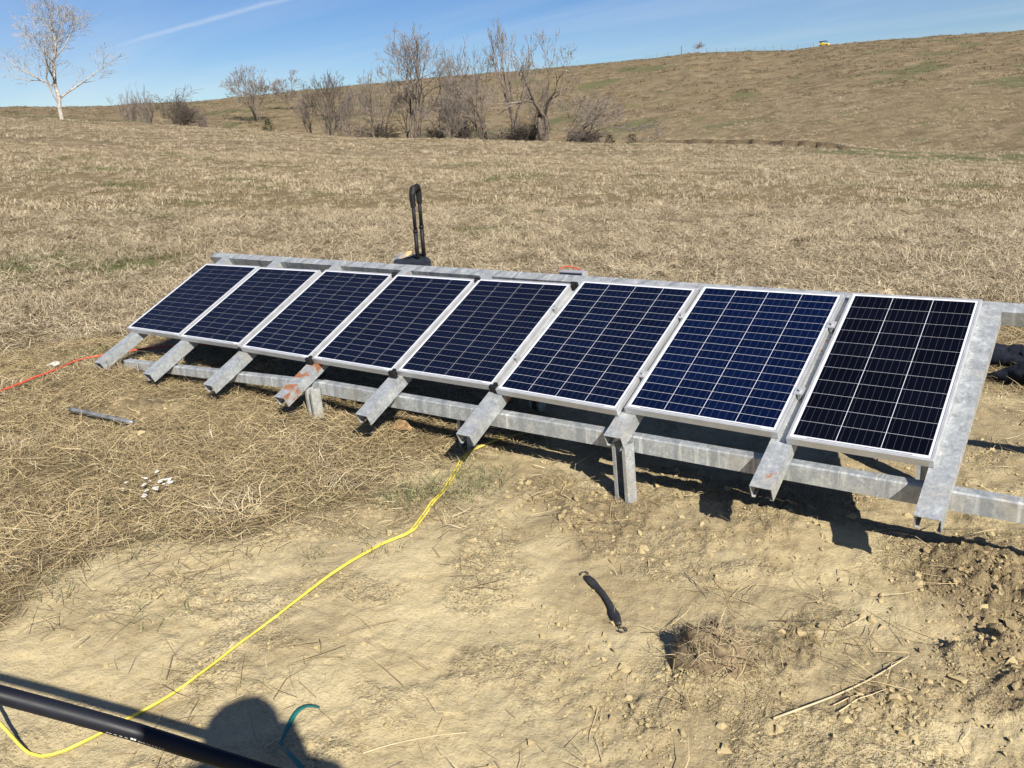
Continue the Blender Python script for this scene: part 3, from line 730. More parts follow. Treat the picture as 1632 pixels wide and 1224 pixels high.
# brown curled leaf under the front beam
mb = MB(); n = 10
for i in range(n):
    f = i / (n - 1); x = -.11 + .22 * f; hw = .05 * math.sin(math.pi * min(1, f * .92 + .08)) + .008
    for s, zz_ in ((-1, .05), (-.4, .008), (.4, .004), (1, .06)): mb.v.append((x, s * hw, zz_ * math.sin(math.pi * f) + .02 * f))
for i in range(n - 1):
    for k in range(3): mb.f.append((i * 4 + k, i * 4 + k + 1, i * 4 + 5 + k, i * 4 + 4 + k))
o = mb.obj('dried_leaf', M_card, None, True); sol = o.modifiers.new('s', 'SOLIDIFY'); sol.thickness = .003
o.scale = (.7, .7, .7); o.location = (-1.43, .03, gz(-1.43, .03) + .02); o.rotation_euler = (R(25), 0, R(10)); tag(o, 'curled brown dried leaf under the front beam', 'leaf')

# sticks and reeds
def stick(a, b, rad, label, lift=.012, bend=.03, mat=None):
    a, b = np.array(a), np.array(b); n = np.array([-(b - a)[1], (b - a)[0]])
    P3 = []
    for f in np.linspace(0, 1, 9):
        q = a + (b - a) * f + n * bend * math.sin(f * 3.14) ; P3.append((q[0], q[1], gz(*q) * .5 + .5 * (gz(*a) * (1 - f) + gz(*b) * f) + lift))
    V, Fc = tube_geo(P3, np.linspace(rad, rad * .55, 9), 6); return tag(obj('dry_stick', V, Fc, mat or M_stick, None, True), label, 'stick')
stick((1.07, -1.11), (1.31, -.62), .0034, 'long pale dry stick lying right of the grass clod', .014, -.04)
stick((1.21, -.99), (1.295, -.835), .0022, 'short pale dry stalk beside the clump of broken clods')
stick((1.19, -.975), (1.25, -.885), .0019, 'thin dry stalk under the broken clods, shorter of two side by side', .012)
stick((.205, -1.825), (.375, -1.595), .0022, 'pale dry reed on the bare soil near the bottom edge', .008, .05)
stick((.52, -.50), (.66, -.62), .0022, 'thin dark dry stalk between the strap and the post', .008, .05, M_wood)
stick((.28, -1.95), (.31, -1.78), .0025, 'dark dry stalk crossing under the pale reed near the bottom edge', .007, .06, M_wood)

# wheeled tool bag behind the rack
tb = empty('wheeled_tool_bag', (-3.02, 1.88, gz(-3.02, 1.88))); tag(tb, 'black wheeled tool bag with raised pull handle behind the rear beam', 'tool bag')
tz = tb.location.z
mb = MB(); Mr = Matrix.Rotation(R(-42), 4, 'Z')
mb.add([tuple(Mr @ Vector(p)) for p in [(-.30, -.15, .05), (.17, -.15, .05), (.17, .15, .05), (-.30, .15, .05), (-.29, -.14, .50), (.17, -.15, .61), (.17, .15, .61), (-.29, .14, .50), (-.16, -.12, .62), (-.16, .12, .62)]],
       [(3, 2, 1, 0), (0, 1, 5, 8, 4), (1, 2, 6, 5), (2, 3, 7, 9, 6), (3, 0, 4, 7), (4, 8, 9, 7), (8, 5, 6, 9)])
mb.obj('bag_body', M_fabric, tb, bevel=.02)
hx = Vector((-2.905, 1.88, 0)) - tb.location
for s, sx in ((0, -.014), (1, .052)):
    dv = Vector((-.021, .060, 0))
    base_ = Vector((hx.x, hx.y, .04)) + dv * (1 if s else -1) ; 
    lo = base_.copy(); hi = base_.copy(); lo.z = .30; hi.z = 1.06 + .03 * s
    mb = MB(); mid = lo.lerp(hi, .38); mid2 = lo.lerp(hi, .70)
    mb.tube([lo, mid], .0185, 8); mb.tube([mid, mid2], .0165, 8); mb.tube([mid2, hi], .0145, 8)
    for q_ in (mid, mid2): mb.tube([q_ - Vector((0, 0, .012)), q_ + Vector((0, 0, .012))], .0200, 8)
    mb.obj('handle_rail', M_black, tb, True)
a1 = Vector((hx.x, hx.y, 0)) - Vector((-.021, .060, 0)); a2 = Vector((hx.x, hx.y, 0)) + Vector((-.021, .060, 0))
mb = MB(); gp = [a1 + Vector((0, 0, 1.02)), a1 + Vector((0, 0, 1.12)), a1.lerp(a2, .22) + Vector((0, 0, 1.16)), a1.lerp(a2, .80) + Vector((0, 0, 1.17)), a2 + Vector((0, 0, 1.14)), a2 + Vector((0, 0, 1.04))]
mb.tube(gp, [.022, .026, .029, .029, .026, .022], 10); mb.obj('grip', M_black, tb, False)
for s in (-1, 1):
    mb = MB(); c0 = Mr @ Vector((.15, s * .17, .06)); c1 = Mr @ Vector((.15, s * .20, .06)); mb.tube([c0, c1], .06, 16); mb.obj('wheel', M_rubber, tb, True)
# clear film packet on the bag
def packet(name, loc, sx, sy, sz, mat, label, cat, rotz, seed=1, parent=None):
    r_ = np.random.default_rng(seed); n = 8; g_ = np.linspace(-1, 1, n); X, Y = np.meshgrid(g_, g_)
    Z = (1 - X ** 2) * (1 - Y ** 2) + r_.normal(0, .10, X.shape) * (1 - np.maximum(abs(X), abs(Y)) ** 4)
    V = np.concatenate([np.stack([X * sx, Y * sy, Z * sz], -1).reshape(-1, 3), np.stack([X * sx, Y * sy, -.25 * Z * sz], -1).reshape(-1, 3)])
    f = [(i * n + j, i * n + j + 1, (i + 1) * n + j + 1, (i + 1) * n + j) for i in range(n - 1) for j in range(n - 1)]
    f += [tuple(n * n + q for q in t[::-1]) for t in f]
    o = obj(name, V, f, mat, parent); o.location = loc; o.rotation_euler = (R(8), R(-12), rotz)
    return tag(o, label, cat) if label else o
packet('plastic_packet', (-3.05, 1.82, tz + .625), .09, .06, .030, M_bag, 'clear plastic packet with tan contents on top of the black tool bag', 'packet', R(30), 3)
o = packet('packet_contents', (0, 0, 0), .07, .05, .025, simple('tan_pieces', (.42, .30, .13), .8, 0, .6, 60), None, None, 0, 5, bpy.data.objects['plastic_packet']); o.location = (.02, 0, .004)

# small dark unit standing behind the rear beam with an orange lead
e = empty('control_box', (-.93, 1.07, gz(-.93, 1.07))); tag(e, 'small dark flat box with pale rim just behind the rear beam', 'box')
bz = .395 - e.location.z
mb = MB(); mb.box((-.082, -.025, bz - .32), (.078, .025, bz - .004)); mb.obj('case', M_box, e, bevel=.004)
mb = MB(); mb.box((-.088, -.028, bz - .0035), (.088, .028, bz + .006)); mb.box((.0785, -.028, bz - .34), (.088, .028, bz - .004)); mb.obj('rim', M_alu, e, bevel=.002)
mb = MB(); 
for s in (-1, 1): mb.box((s * .06 - .015, -.02, -.05), (s * .06 + .015, .02, bz - .33))
mb.obj('leg', M_black, e)
ow = spline([(-1.04, 1.10, .30), (-1.035, 1.10, .39), (-1.022, 1.12, .415), (-.98, 1.13, .412), (-.90, 1.12, .395), (-.84, 1.11, .30), (-.9, 1.2, -.1), (-1.1, 1.3, gz(-1.1, 1.3) + .01), (-1.5, 1.5, gz(-1.5, 1.5) + .01)], .02)
V, Fc = tube_geo(ow, .004, 6); o = obj('orange_lead', V, Fc, M_orange, None, True); tag(o, 'orange lead looped over the small box behind the rear beam', 'cord')

# dark fabric roll and black bag behind the right end
def lump(name, pts, rads, label, cat, seed, mat=M_fabric, amp=.018):
    P = spline(pts, .02); n = len(P); rr_ = np.interp(np.linspace(0, 1, n), np.linspace(0, 1, len(rads)), rads)
    V, Fc = tube_geo(P, rr_, 18); V = np.array(V)
    nn = fbm(V[:, 0] * 1.0 + V[:, 2] * 1.7 + seed, V[:, 1] + V[:, 2], .09, 3)
    cen = np.repeat(P, 18, axis=0); dv = V - cen; V = cen + dv * (1 + nn[:, None] * amp / .06)
    return tag(obj(name, V, Fc, mat, None, True), label, cat)
lz = lambda x, y, h: (x, y, gz(x, y) + h)
lump('fabric_roll', [lz(.72, 3.06, .075), lz(.95, 3.02, .08), lz(1.15, 2.98, .085), lz(1.40, 2.95, .09), lz(1.75, 2.9, .08), lz(2.1, 2.86, .06)], [.05, .072, .085, .085, .08, .05], 'rolled dark navy fabric on the ground behind the right end of the rack', 'fabric', 1)
lump('black_bag', [lz(1.10, 2.63, .03), lz(1.18, 2.62, .055), lz(1.32, 2.60, .10), lz(1.52, 2.58, .13), lz(1.7, 2.56, .10), lz(1.8, 2.55, .05)], [.018, .050, .10, .13, .11, .04], 'slumped black bag at the right edge, in front of the fabric roll', 'bag', 4, amp=.012)

# ------------------------------------------------------------------ straw, stubble, clods (uncountable stuff)
def blades(n, rad, L, wd, pitch, droop, seed, align=None, spread=math.pi, zr=(0, .015)):
    q = np.random.default_rng(seed)
    rr_ = rad * np.sqrt(q.random(n)); a = q.random(n) * 2 * math.pi
    root = np.stack([rr_ * np.cos(a), rr_ * np.sin(a), q.uniform(*zr, n)], 1)
    th = (q.random(n) * 2 * math.pi) if align is None else align + q.normal(0, spread, n) + math.pi * (q.random(n) < .5)
    Ln = q.uniform(*L, n); W = q.uniform(*wd, n); p0 = np.radians(q.uniform(*pitch, n)); dr = np.radians(q.uniform(*droop, n))
    side = np.stack([-np.sin(th), np.cos(th), q.normal(0, .35, n)], 1); side /= np.linalg.norm(side, axis=1)[:, None]
    V = []; p = root.copy(); bend = q.normal(0, .35, n)
    pts = [p]
    for k in range(2):
        ph = p0 - dr * k; t2 = th + bend * k
        d = np.stack([np.cos(t2) * np.cos(ph), np.sin(t2) * np.cos(ph), np.sin(ph)], 1)
        p = p + d * (Ln / 2)[:, None]; p[:, 2] = np.maximum(p[:, 2], .001); pts.append(p)
    ws = (1.0, .85, .15)
    V = np.stack([pts[k // 2] + (1 if k % 2 else -1) * side * (W * ws[k // 2] / 2)[:, None] for k in range(6)], 1).reshape(-1, 3)
    i = np.arange(n)[:, None] * 6
    F4 = np.concatenate([i + np.array([[0, 1, 3, 2]]), i + np.array([[2, 3, 5, 4]])])
    sh = np.repeat(np.clip(q.beta(1.2, 1.3, n), 0, 1), 6)
    return V, F4, sh
def proto(name, mat, *a, **k):
    V, F4, sh = blades(*a, **k); me = mesh_from(name, V, F4, mat); fattr(me, 'shade', sh)
    return bpy.data.objects.new(name, me)
def scatter(name, protos, pts, rot, scl, idx, label, cat=None):
    me = bpy.data.meshes.new(name); n = len(pts)
    me.vertices.add(n); me.vertices.foreach_set('co', np.asarray(pts, np.float32).ravel())
    a = me.attributes.new('rot', 'FLOAT_VECTOR', 'POINT'); a.data.foreach_set('vector', np.asarray(rot, np.float32).ravel())
    a = me.attributes.new('scl', 'FLOAT', 'POINT'); a.data.foreach_set('value', np.asarray(scl, np.float32))
    a = me.attributes.new('idx', 'INT', 'POINT'); a.data.foreach_set('value', np.asarray(idx, np.int32))
    o = link(bpy.data.objects.new(name, me))
    nt = bpy.data.node_groups.new(name + '_scatter', 'GeometryNodeTree')
    nt.interface.new_socket('Geometry', in_out='INPUT', socket_type='NodeSocketGeometry'); nt.interface.new_socket('Geometry', in_out='OUTPUT', socket_type='NodeSocketGeometry')
    gi, go = nt.nodes.new('NodeGroupInput'), nt.nodes.new('NodeGroupOutput')
    iop = nt.nodes.new('GeometryNodeInstanceOnPoints'); j = nt.nodes.new('GeometryNodeJoinGeometry')
    for p in reversed(protos):
        oi = nt.nodes.new('GeometryNodeObjectInfo'); oi.inputs['Object'].default_value = p; oi.inputs['As Instance'].default_value = True
        nt.links.new(oi.outputs['Geometry'], j.inputs[0])
    def na(nm, t):
        q = nt.nodes.new('GeometryNodeInputNamedAttribute'); q.data_type = t; q.inputs[0].default_value = nm
        return [s_ for s_ in q.outputs if s_.enabled][0]
    e2r = nt.nodes.new('FunctionNodeEulerToRotation'); nt.links.new(na('rot', 'FLOAT_VECTOR'), e2r.inputs[0])
    nt.links.new(gi.outputs[0], iop.inputs['Points']); nt.links.new(j.outputs[0], iop.inputs['Instance'])
    iop.inputs['Pick Instance'].default_value = True; nt.links.new(na('idx', 'INT'), iop.inputs['Instance Index'])
    nt.links.new(e2r.outputs[0], iop.inputs['Rotation']); nt.links.new(na('scl', 'FLOAT'), iop.inputs['Scale'])
    nt.links.new(iop.outputs[0], go.inputs[0])
    m = o.modifiers.new('scatter', 'NODES'); m.node_group = nt
    return tag(o, label, cat, None, 'stuff')
def ring_pts(r1, r2, dens, a1=-82, a2=10):
    A = .5 * R(a2 - a1) * (r2 ** 2 - r1 ** 2); n = int(A * dens)
    r = np.sqrt(rng.random(n) * (r2 ** 2 - r1 ** 2) + r1 ** 2); a = np.radians(rng.uniform(a1, a2, n))
    return CAM[0] + r * np.sin(a), CAM[1] + r * np.cos(a)
def place(x, y, lift=0.0, tilt=.12, face=None):
    n = len(x); z = ground_z(x, y) + lift
    rot = np.stack([rng.normal(0, tilt, n), rng.normal(0, tilt, n), rng.random(n) * 6.283 if face is None else face + rng.normal(0, .35, n)], 1)
    return np.stack([x, y, z], 1), rot

TH = [proto('thatch', M_straw, 70, .17, (.03, .14), (.0012, .0028), (-2, 32), (-5, 45), 100 + i, 0.0, .95) for i in range(5)]
THF = [proto('field_thatch', M_straw_field, 70, .17, (.035, .15), (.0022, .0046), (-2, 36), (-5, 45), 100 + i, 0.0, .95) for i in range(5)]
LONG = [proto('long_straw', M_straw, 7, .16, (.12, .34), (.0013, .0026), (1, 14), (0, 20), 140 + i, 0.0, .5, (.005, .025)) for i in range(3)]
TU = [proto('tuft', M_straw_field, 46, .13, (.07, .22), (.0026, .0048), (8, 68), (20, 70), 200 + i) for i in range(5)]
FT = [proto('far_tuft', M_straw_field, 40, .36, (.14, .36), (.010, .020), (10, 70), (15, 60), 300 + i) for i in range(4)]
HT = [proto('hill_tuft', M_straw_hill, 26, .95, (.25, .65), (.05, .11), (8, 60), (10, 50), 400 + i) for i in range(4)]
BT = [proto('loose_bits', M_straw, 5, .11, (.025, .17), (.0014, .0030), (-1, 14), (0, 16), 500 + i) for i in range(5)]
GT = [proto('green_tuft', M_greenblade, 40, .12, (.03, .10), (.002, .004), (20, 70), (15, 50), 600 + i) for i in range(3)]
WIND = R(38)                                         # straw mostly lies this way

x, y = ring_pts(1.3, 7.5, 160); k = rng.random(len(x)) > soil_mask(x, y) * 1.15
x, y = x[k], y[k]; k = rng.random(len(x)) < .80 + .4 * fbm(x, y, .5, 3); x, y = x[k], y[k]
p, r_ = place(x, y, .0, .10, WIND); n = len(x)
x2, y2 = ring_pts(1.3, 8.5, 26); k = rng.random(len(x2)) > soil_mask(x2, y2) * 1.1; x2, y2 = x2[k], y2[k]; p2, r2 = place(x2, y2, .004, .08, WIND)
x3, y3 = ring_pts(2.5, 8.0, 11); k = (rng.random(len(x3)) > soil_mask(x3, y3) * 1.1) & (fbm(x3, y3, .9, 3) > -.05); x3, y3 = x3[k], y3[k]; p3, r3 = place(x3, y3, 0, .2)
scatter('matted_straw', TH + LONG + TU, np.vstack([p, p2, p3]), np.vstack([r_, r2, r3]), np.concatenate([rng.uniform(.75, 1.25, n), rng.uniform(.8, 1.3, len(x2)), rng.uniform(.5, .9, len(x3))]),
        np.concatenate([rng.integers(0, 5, n), rng.integers(5, 8, len(x2)), rng.integers(8, 13, len(x3))]), 'flattened dry straw matting the ground left of and behind the rack')
# stubble of the field
x, y = ring_pts(7.5, 17, 60); k = rng.random(len(x)) > soil_mask(x, y); x, y = x[k], y[k]
g_ = green_mask(x, y); k = rng.random(len(x)) > g_ * .7; x, y = x[k], y[k]
p, r_ = place(x, y, 0, .15); n = len(x); tall = sstep(-.2, .5, fbm(x, y, 2.2, 3))
ix = np.where(rng.random(n) < .22 + .28 * tall, rng.integers(5, 10, n), rng.integers(0, 5, n)); sc_ = rng.uniform(.8, 1.3, n) * np.where(ix >= 5, .55 + .40 * tall, 1.15)
x2, y2 = ring_pts(17, 42, 17); g_ = green_mask(x2, y2); k = rng.random(len(x2)) > g_ * .8; x2, y2 = x2[k], y2[k]; p2, r2 = place(x2, y2, 0, .15); n2 = len(x2); tall2 = sstep(-.3, .5, fbm(x2, y2, 3.5, 3))
i2 = rng.integers(10, 14, n2); s2 = rng.uniform(.32, .60, n2) * (.65 + .40 * tall2)
x4, y4 = ring_pts(42, 98, 3.2); g_ = green_mask(x4, y4); k = rng.random(len(x4)) > g_ * .8; x4, y4 = x4[k], y4[k]; p4, r4 = place(x4, y4, 0, .15); n4 = len(x4); tall4 = sstep(-.3, .6, fbm(x4, y4, 6, 3))
s4 = rng.uniform(.5, .9, n4) * (.6 + .4 * tall4)
scatter('field_stubble', THF + TU + FT, np.vstack([p, p2, p4]), np.vstack([r_, r2, r4]), np.concatenate([sc_, s2, s4]), np.concatenate([ix, i2, rng.integers(10, 14, n4)]), 'pale dry pasture grass covering the field behind the rack')
x, y = ring_pts(92, 268, .55); k = fbm(x, y, 5, 3) + rng.normal(0, .35, len(x)) > -.1; x, y = x[k], y[k]; p, r_ = place(x, y, -.03, .15)
scatter('hillside_grass', HT, p, r_, rng.uniform(.3, .8, len(x)), rng.integers(0, 4, len(x)), 'brown tussock grass on the far hillside')
# green sprouts
xs, ys = [], []
for (bx, by, br, c) in ((-.70, -.27, .15, 13), (-.76, -.55, .13, 13), (-4.6, .05, .28, 30), (-1.3, -.9, .8, 14), (-9.2, 1.65, 1.0, 160), (-8.2, 2.2, .8, 100)):
    xs.append(rng.normal(bx, br * .6, c)); ys.append(rng.normal(by, br * .6, c))
x, y = ring_pts(6.5, 40, 10); k = rng.random(len(x)) < green_mask(x, y) * 1.0; xs.append(x[k]); ys.append(y[k])
x, y = np.concatenate(xs), np.concatenate(ys); p, r_ = place(x, y, 0, .15); q = np.hypot(x - CAM[0], y - CAM[1])
scatter('green_sprouts', GT, p, r_, rng.uniform(.5, 1.0, len(x)) * (1 + sstep(6, 25, q) * 1.6), rng.integers(0, 3, len(x)), 'short green grass sprouting through the straw')
# loose bits and clods on the bare soil
x, y = ring_pts(1.3, 6.5, 75); sm = soil_mask(x, y); k = (sm > .3) & (rng.random(len(x)) < .35 + .9 * fbm(x, y, .5, 3)); x, y = x[k], y[k]
xe, ye = ring_pts(1.3, 6.0, 60); sm = soil_mask(xe, ye); k = (sm > .25) & (sm < .999) & (rng.random(len(xe)) < .8); xe, ye = xe[k], ye[k]
CL2 = ((.93, -1.0, .055, 16), (1.04, -.66, .07, 16), (-.33, -.16, .055, 16), (-.62, -.70, .09, 14), (.02, -.06, .04, 7), (-.2, -.62, .08, 9), (1.27, .0, .05, 7), (-.86, -.86, .08, 8), (-.95, -1.15, .08, 8))
xo = np.concatenate([rng.normal(a, c, n_) for a, b_, c, n_ in CL2]); yo = np.concatenate([rng.normal(b_, c, n_) for a, b_, c, n_ in CL2])
xb = np.concatenate([rng.normal(a, s, c) for a, _, s, c in ((1.07, -.62, .07, 14), (-.25, -.76, .07, 12), (-.69, -.6, .10, 14), (-.3, -.18, .08, 16), (.0, -.38, .1, 12), (1.25, -.02, .05, 8), (.05, -.04, .05, 8), (-1.0, -1.5, .12, 16), (-1.15, -1.95, .10, 14))])
yb = np.concatenate([rng.normal(b, s, c) for _, b, s, c in ((1.07, -.62, .07, 14), (-.25, -.76, .07, 12), (-.69, -.6, .10, 14), (-.3, -.18, .08, 16), (.0, -.38, .1, 12), (1.25, -.02, .05, 8), (.05, -.04, .05, 8), (-1.0, -1.5, .12, 16), (-1.15, -1.95, .10, 14))])
X = np.concatenate([x, xe, xb]); Y = np.concatenate([y, ye, yb]); p, r_ = place(X, Y, .001, .06); po, ro = place(xo, yo, .001, .12)
scatter('loose_straw', BT + TH + TU, np.vstack([p, po]), np.vstack([r_, ro]), np.concatenate([rng.uniform(.5, 1.5, len(X)), rng.uniform(.22, .48, len(xo))]),
        np.concatenate([rng.integers(0, 5, len(X)), rng.integers(5, 10, len(xo))]), 'stray stalks and bits of straw strewn over the bare soil')
# dug-out clod of sod with roots and dry grass
sod = empty('sod_clod', (.825, -.955, gz(.825, -.955))); tag(sod, 'dug-out clod of sod covered with dry grass roots on the bare soil', 'clod')
nu, nv_ = 26, 12; V = []
for iv_ in range(nv_ + 1):
    ph_ = (iv_ / nv_) * 1.75
    for iu in range(nu):
        a = 2 * math.pi * iu / nu; V.append((math.cos(a) * math.sin(ph_), math.sin(a) * math.sin(ph_), math.cos(ph_)))
V = np.array(V); dsp = 1 + .30 * fbm(V[:, 0] * 1.3 + 4, V[:, 1] * 1.3 + V[:, 2], .7, 3) + .10 * fbm(V[:, 0] * 5, V[:, 1] * 5 + V[:, 2] * 3, .8, 2)
V = V * dsp[:, None] * np.array([.12, .09, .115]); V[:, 0] += .02 * V[:, 2] / .13
Fc = [(i * nu + k, (i + 1) * nu + k, (i + 1) * nu + (k + 1) % nu, i * nu + (k + 1) % nu) for i in range(nv_) for k in range(nu)]
obj('earth', V, Fc, simple('root_earth', (.17, .13, .08), .95, 0, .5, 45, .6, .1), sod, True)
q = np.random.default_rng(77); n_ = 460; pk = q.integers(nu, len(V) - nu * 2, n_); nrm_ = V[pk] / np.array([.115, .085, .135]); nrm_ /= np.linalg.norm(nrm_, axis=1)[:, None]
tg = np.cross(nrm_, q.normal(0, 1, (n_, 3))); tg /= np.linalg.norm(tg, axis=1)[:, None]; sd2 = np.cross(nrm_, tg); L_ = q.uniform(.03, .09, n_)[:, None]; w2 = q.uniform(.0005, .0012, n_)[:, None]
p0_ = V[pk] + nrm_ * .002; p1_ = p0_ + tg * L_ * .5 + nrm_ * q.uniform(.0, .014, n_)[:, None]; p2_ = p1_ + tg * L_ * .5 + nrm_ * q.normal(0, .012, n_)[:, None] + np.array([0, 0, -.006])
BV = np.stack([p0_ - sd2 * w2, p0_ + sd2 * w2, p1_ - sd2 * w2, p1_ + sd2 * w2, p2_ - sd2 * w2 * .3, p2_ + sd2 * w2 * .3], 1).reshape(-1, 3); i6 = np.arange(n_)[:, None] * 6
o = obj('dry_roots', BV, np.concatenate([i6 + np.array([[0, 1, 3, 2]]), i6 + np.array([[2, 3, 5, 4]])]), straw_material('root_straw', [(0, (.05, .037, .022)), (.5, (.20, .152, .09)), (1, (.44, .36, .22))]), sod)
fattr(o.data, 'shade', np.repeat(q.random(n_), 6)); o['kind'] = 'stuff'
ICO = []
t_ = (1 + 5 ** .5) / 2
iv = np.array([(-1, t_, 0), (1, t_, 0), (-1, -t_, 0), (1, -t_, 0), (0, -1, t_), (0, 1, t_), (0, -1, -t_), (0, 1, -t_), (t_, 0, -1), (t_, 0, 1), (-t_, 0, -1), (-t_, 0, 1)]) / 1.9
if_ = [(0, 11, 5), (0, 5, 1), (0, 1, 7), (0, 7, 10), (0, 10, 11), (1, 5, 9), (5, 11, 4), (11, 10, 2), (10, 7, 6), (7, 1, 8), (3, 9, 4), (3, 4, 2), (3, 2, 6), (3, 6, 8), (3, 8, 9), (4, 9, 5), (2, 4, 11), (6, 2, 10), (8, 6, 7), (9, 8, 1)]
M_clodlight = simple('pale_soil_clod', (.37, .298, .165), .95, 0, .3, 40, .5, .1)
for i in range(6):
    q = np.random.default_rng(900 + i); V = iv * q.uniform(.5, 1.35, (12, 1)) * np.array([1, q.uniform(.6, .95), q.uniform(.45, .75)]) 
    ICO.append(bpy.data.objects.new('clod', mesh_from('clod', V, if_, M_clodlight if i < 4 else M_soilclod)))
x, y = ring_pts(1.3, 5.5, 2600); dm = dark_mask(x, y); sm = soil_mask(x, y)
k = (sm > .5) & (rng.random(len(x)) < .10 + .42 * sstep(.05, .6, fbm(x + 3, y, .45, 3)) + .8 * dm * sstep(-.15, .5, fbm(x, y, .25, 2))); x, y = x[k], y[k]; dm = dm[k]
CLU = [(1.38, .05, .12, 600, .006), (1.52, -.06, .14, 800, .0065), (1.62, -.25, .14, 650, .006), (1.44, -.52, .05, 130, .008), (1.58, -.45, .09, 240, .007), (1.33, -.855, .045, 90, .011), (1.25, -.92, .04, 50, .010), (-.02, -.38, .09, 130, .008), (-.32, -.17, .09, 120, .008),
       (.62, -1.28, .06, 90, .006), (.72, -1.36, .07, 110, .006), (.85, -1.28, .08, 110, .006), (1.0, -1.25, .08, 80, .006), (.45, -1.22, .06, 70, .006), (1.45, -.72, .08, 90, .007), (-3.15, -.58, .12, 60, .010), (.75, -1.08, .05, 80, .007), (.30, -1.0, .06, 60, .006)]
cx = np.concatenate([rng.normal(a, c, n_) for a, b_, c, n_, z_ in CLU]); cy = np.concatenate([rng.normal(b_, c, n_) for a, b_, c, n_, z_ in CLU]); cs = np.concatenate([np.minimum(.0022 + rng.exponential(z_ * .52, n_), .034) for a, b_, c, n_, z_ in CLU])
x = np.concatenate([x, cx]); y = np.concatenate([y, cy]); dm = dark_mask(x, y); nb = len(x) - len(cx)
p, r_ = place(x, y, .0, .6); s_ = np.minimum(.0022 + rng.exponential(.0030, len(x)) * (1 + 1.2 * dm), .028); s_[nb:] = cs
scatter('soil_clods', ICO, p, r_, s_, np.where(rng.random(len(x)) < dm * .9, rng.integers(4, 6, len(x)), rng.integers(0, 4, len(x))), 'crumbs and clods of dry soil')

# ------------------------------------------------------------------ bare trees
def grow(seed, stems=1, lev_max=3, kids=(11, 7, 5), ang=(28, 55), up=.10, wig=.16, start=.25, ratio=(.42, .66), r0=.022, stem_spread=.35, lean=(0, 0), vase=.75):
    q = random.Random(seed); segs = []
    def vec(d, a, az):
        t = Vector((0, 0, 1)) if abs(d.z) < .9 else Vector((1, 0, 0)); u = d.cross(t).normalized(); w = d.cross(u)
        return (d * math.cos(a) + (u * math.cos(az) + w * math.sin(az)) * math.sin(a)).normalized()
    def br(p, d, L, r, lev, st):
        n = (9, 6, 4, 2)[min(lev, 3)]; nk = kids[lev] if lev < len(kids) and lev < lev_max else 0
        slots = sorted(q.uniform(st, 1.0) for _ in range(nk)); si = 0; az = q.random() * 6.28
        for i in range(n):
            f = (i + 1) / n; d = (d + Vector((q.gauss(0, wig), q.gauss(0, wig), q.gauss(0, wig) * .6 + up))).normalized()
            p2 = p + d * (L / n); ra, rb = r * (1 - .82 * i / n), r * (1 - .82 * f)
            segs.append((tuple(p), tuple(p2), ra, rb, lev))
            while si < len(slots) and slots[si] <= f:
                t = slots[si]; si += 1; az += 2.4 + q.uniform(-.5, .5); c = p.lerp(p2, min(1, max(0, (t - i / n) * n)))
                br(c, vec(d, R(q.uniform(*ang)), az), L * q.uniform(*ratio) * (1.12 - .5 * t if vase == 0 else vase + .35 * t), max(.0012, rb * q.uniform(.5, .68)), lev + 1, .15)
            p = p2
    for s in range(stems):
        a = q.random() * 6.28; sp = stem_spread * (q.uniform(.3, 1) if stems > 1 else 0)
        d = Vector((math.cos(a) * sp + lean[0], math.sin(a) * sp + lean[1], 1)).normalized()
        br(Vector((math.cos(a), math.sin(a), 0)) * (.025 if stems > 1 else 0), d, q.uniform(.72, 1) if stems > 1 else 1, r0 * (q.uniform(.6, 1) if stems > 1 else 1), 0, start)
    return segs
def fork(seed, stems=3, gens=6, trunk=.30, ang=(15, 42), keep=(.68, .90), up=.035, wig=.13, r0=.020, stem_spread=.35, lean=(0, 0), side=.5):
    """bare deciduous form: limbs fork again and again, fine twigs only at the ends"""
    q = random.Random(seed); segs = []
    def vec(d, a, az):
        t = Vector((0, 0, 1)) if abs(d.z) < .9 else Vector((1, 0, 0)); u = d.cross(t).normalized(); w = d.cross(u)
        return (d * math.cos(a) + (u * math.cos(az) + w * math.sin(az)) * math.sin(a)).normalized()
    def limb(p, d, L, r, n, g):
        for i in range(n):
            d = (d + Vector((q.gauss(0, wig), q.gauss(0, wig), q.gauss(0, wig) * .6 + up))).normalized(); p2 = p + d * (L / n)
            segs.append((tuple(p), tuple(p2), r * (1 - .25 * i / n), r * (1 - .25 * (i + 1) / n), 0 if g < 3 else 2)); p = p2
            if g >= 1 and q.random() < side * .55: limb(p, vec(d, R(q.uniform(30, 65)), q.random() * 6.28), L * q.uniform(.25, .55), r * .35, 2, 9)
        return p, d
    def grow_(p, d, L, r, g):
        p, d = limb(p, d, L, r, 4 if g == 0 else 3, g)
        if g >= gens:
            for _ in range(3): limb(p, vec(d, R(q.uniform(8, 40)), q.random() * 6.28), L * q.uniform(.5, .9), r * .6, 2, 9)
            return
        az = q.random() * 6.28; nk = 3 if q.random() < .22 else 2
        for k in range(nk):
            f = q.uniform(*keep) * (1 if k else 1.06)
            grow_(p, vec(d, R(q.uniform(*ang)) * (1 if k else .7), az + k * 6.28 / nk + q.uniform(-.5, .5)), L * f, r * (.70 if k == 0 else q.uniform(.48, .62)), g + 1)
    for s in range(stems):
        a = q.random() * 6.28; sp = stem_spread * (q.uniform(.3, 1) if stems > 1 else 0)
        d = Vector((math.cos(a) * sp + lean[0], math.sin(a) * sp + lean[1], 1)).normalized(); f = q.uniform(.7, 1) if stems > 1 else 1
        grow_(Vector((math.cos(a), math.sin(a), 0)) * (.03 if stems > 1 else 0), d, trunk * f, r0 * f, 0)
    return segs
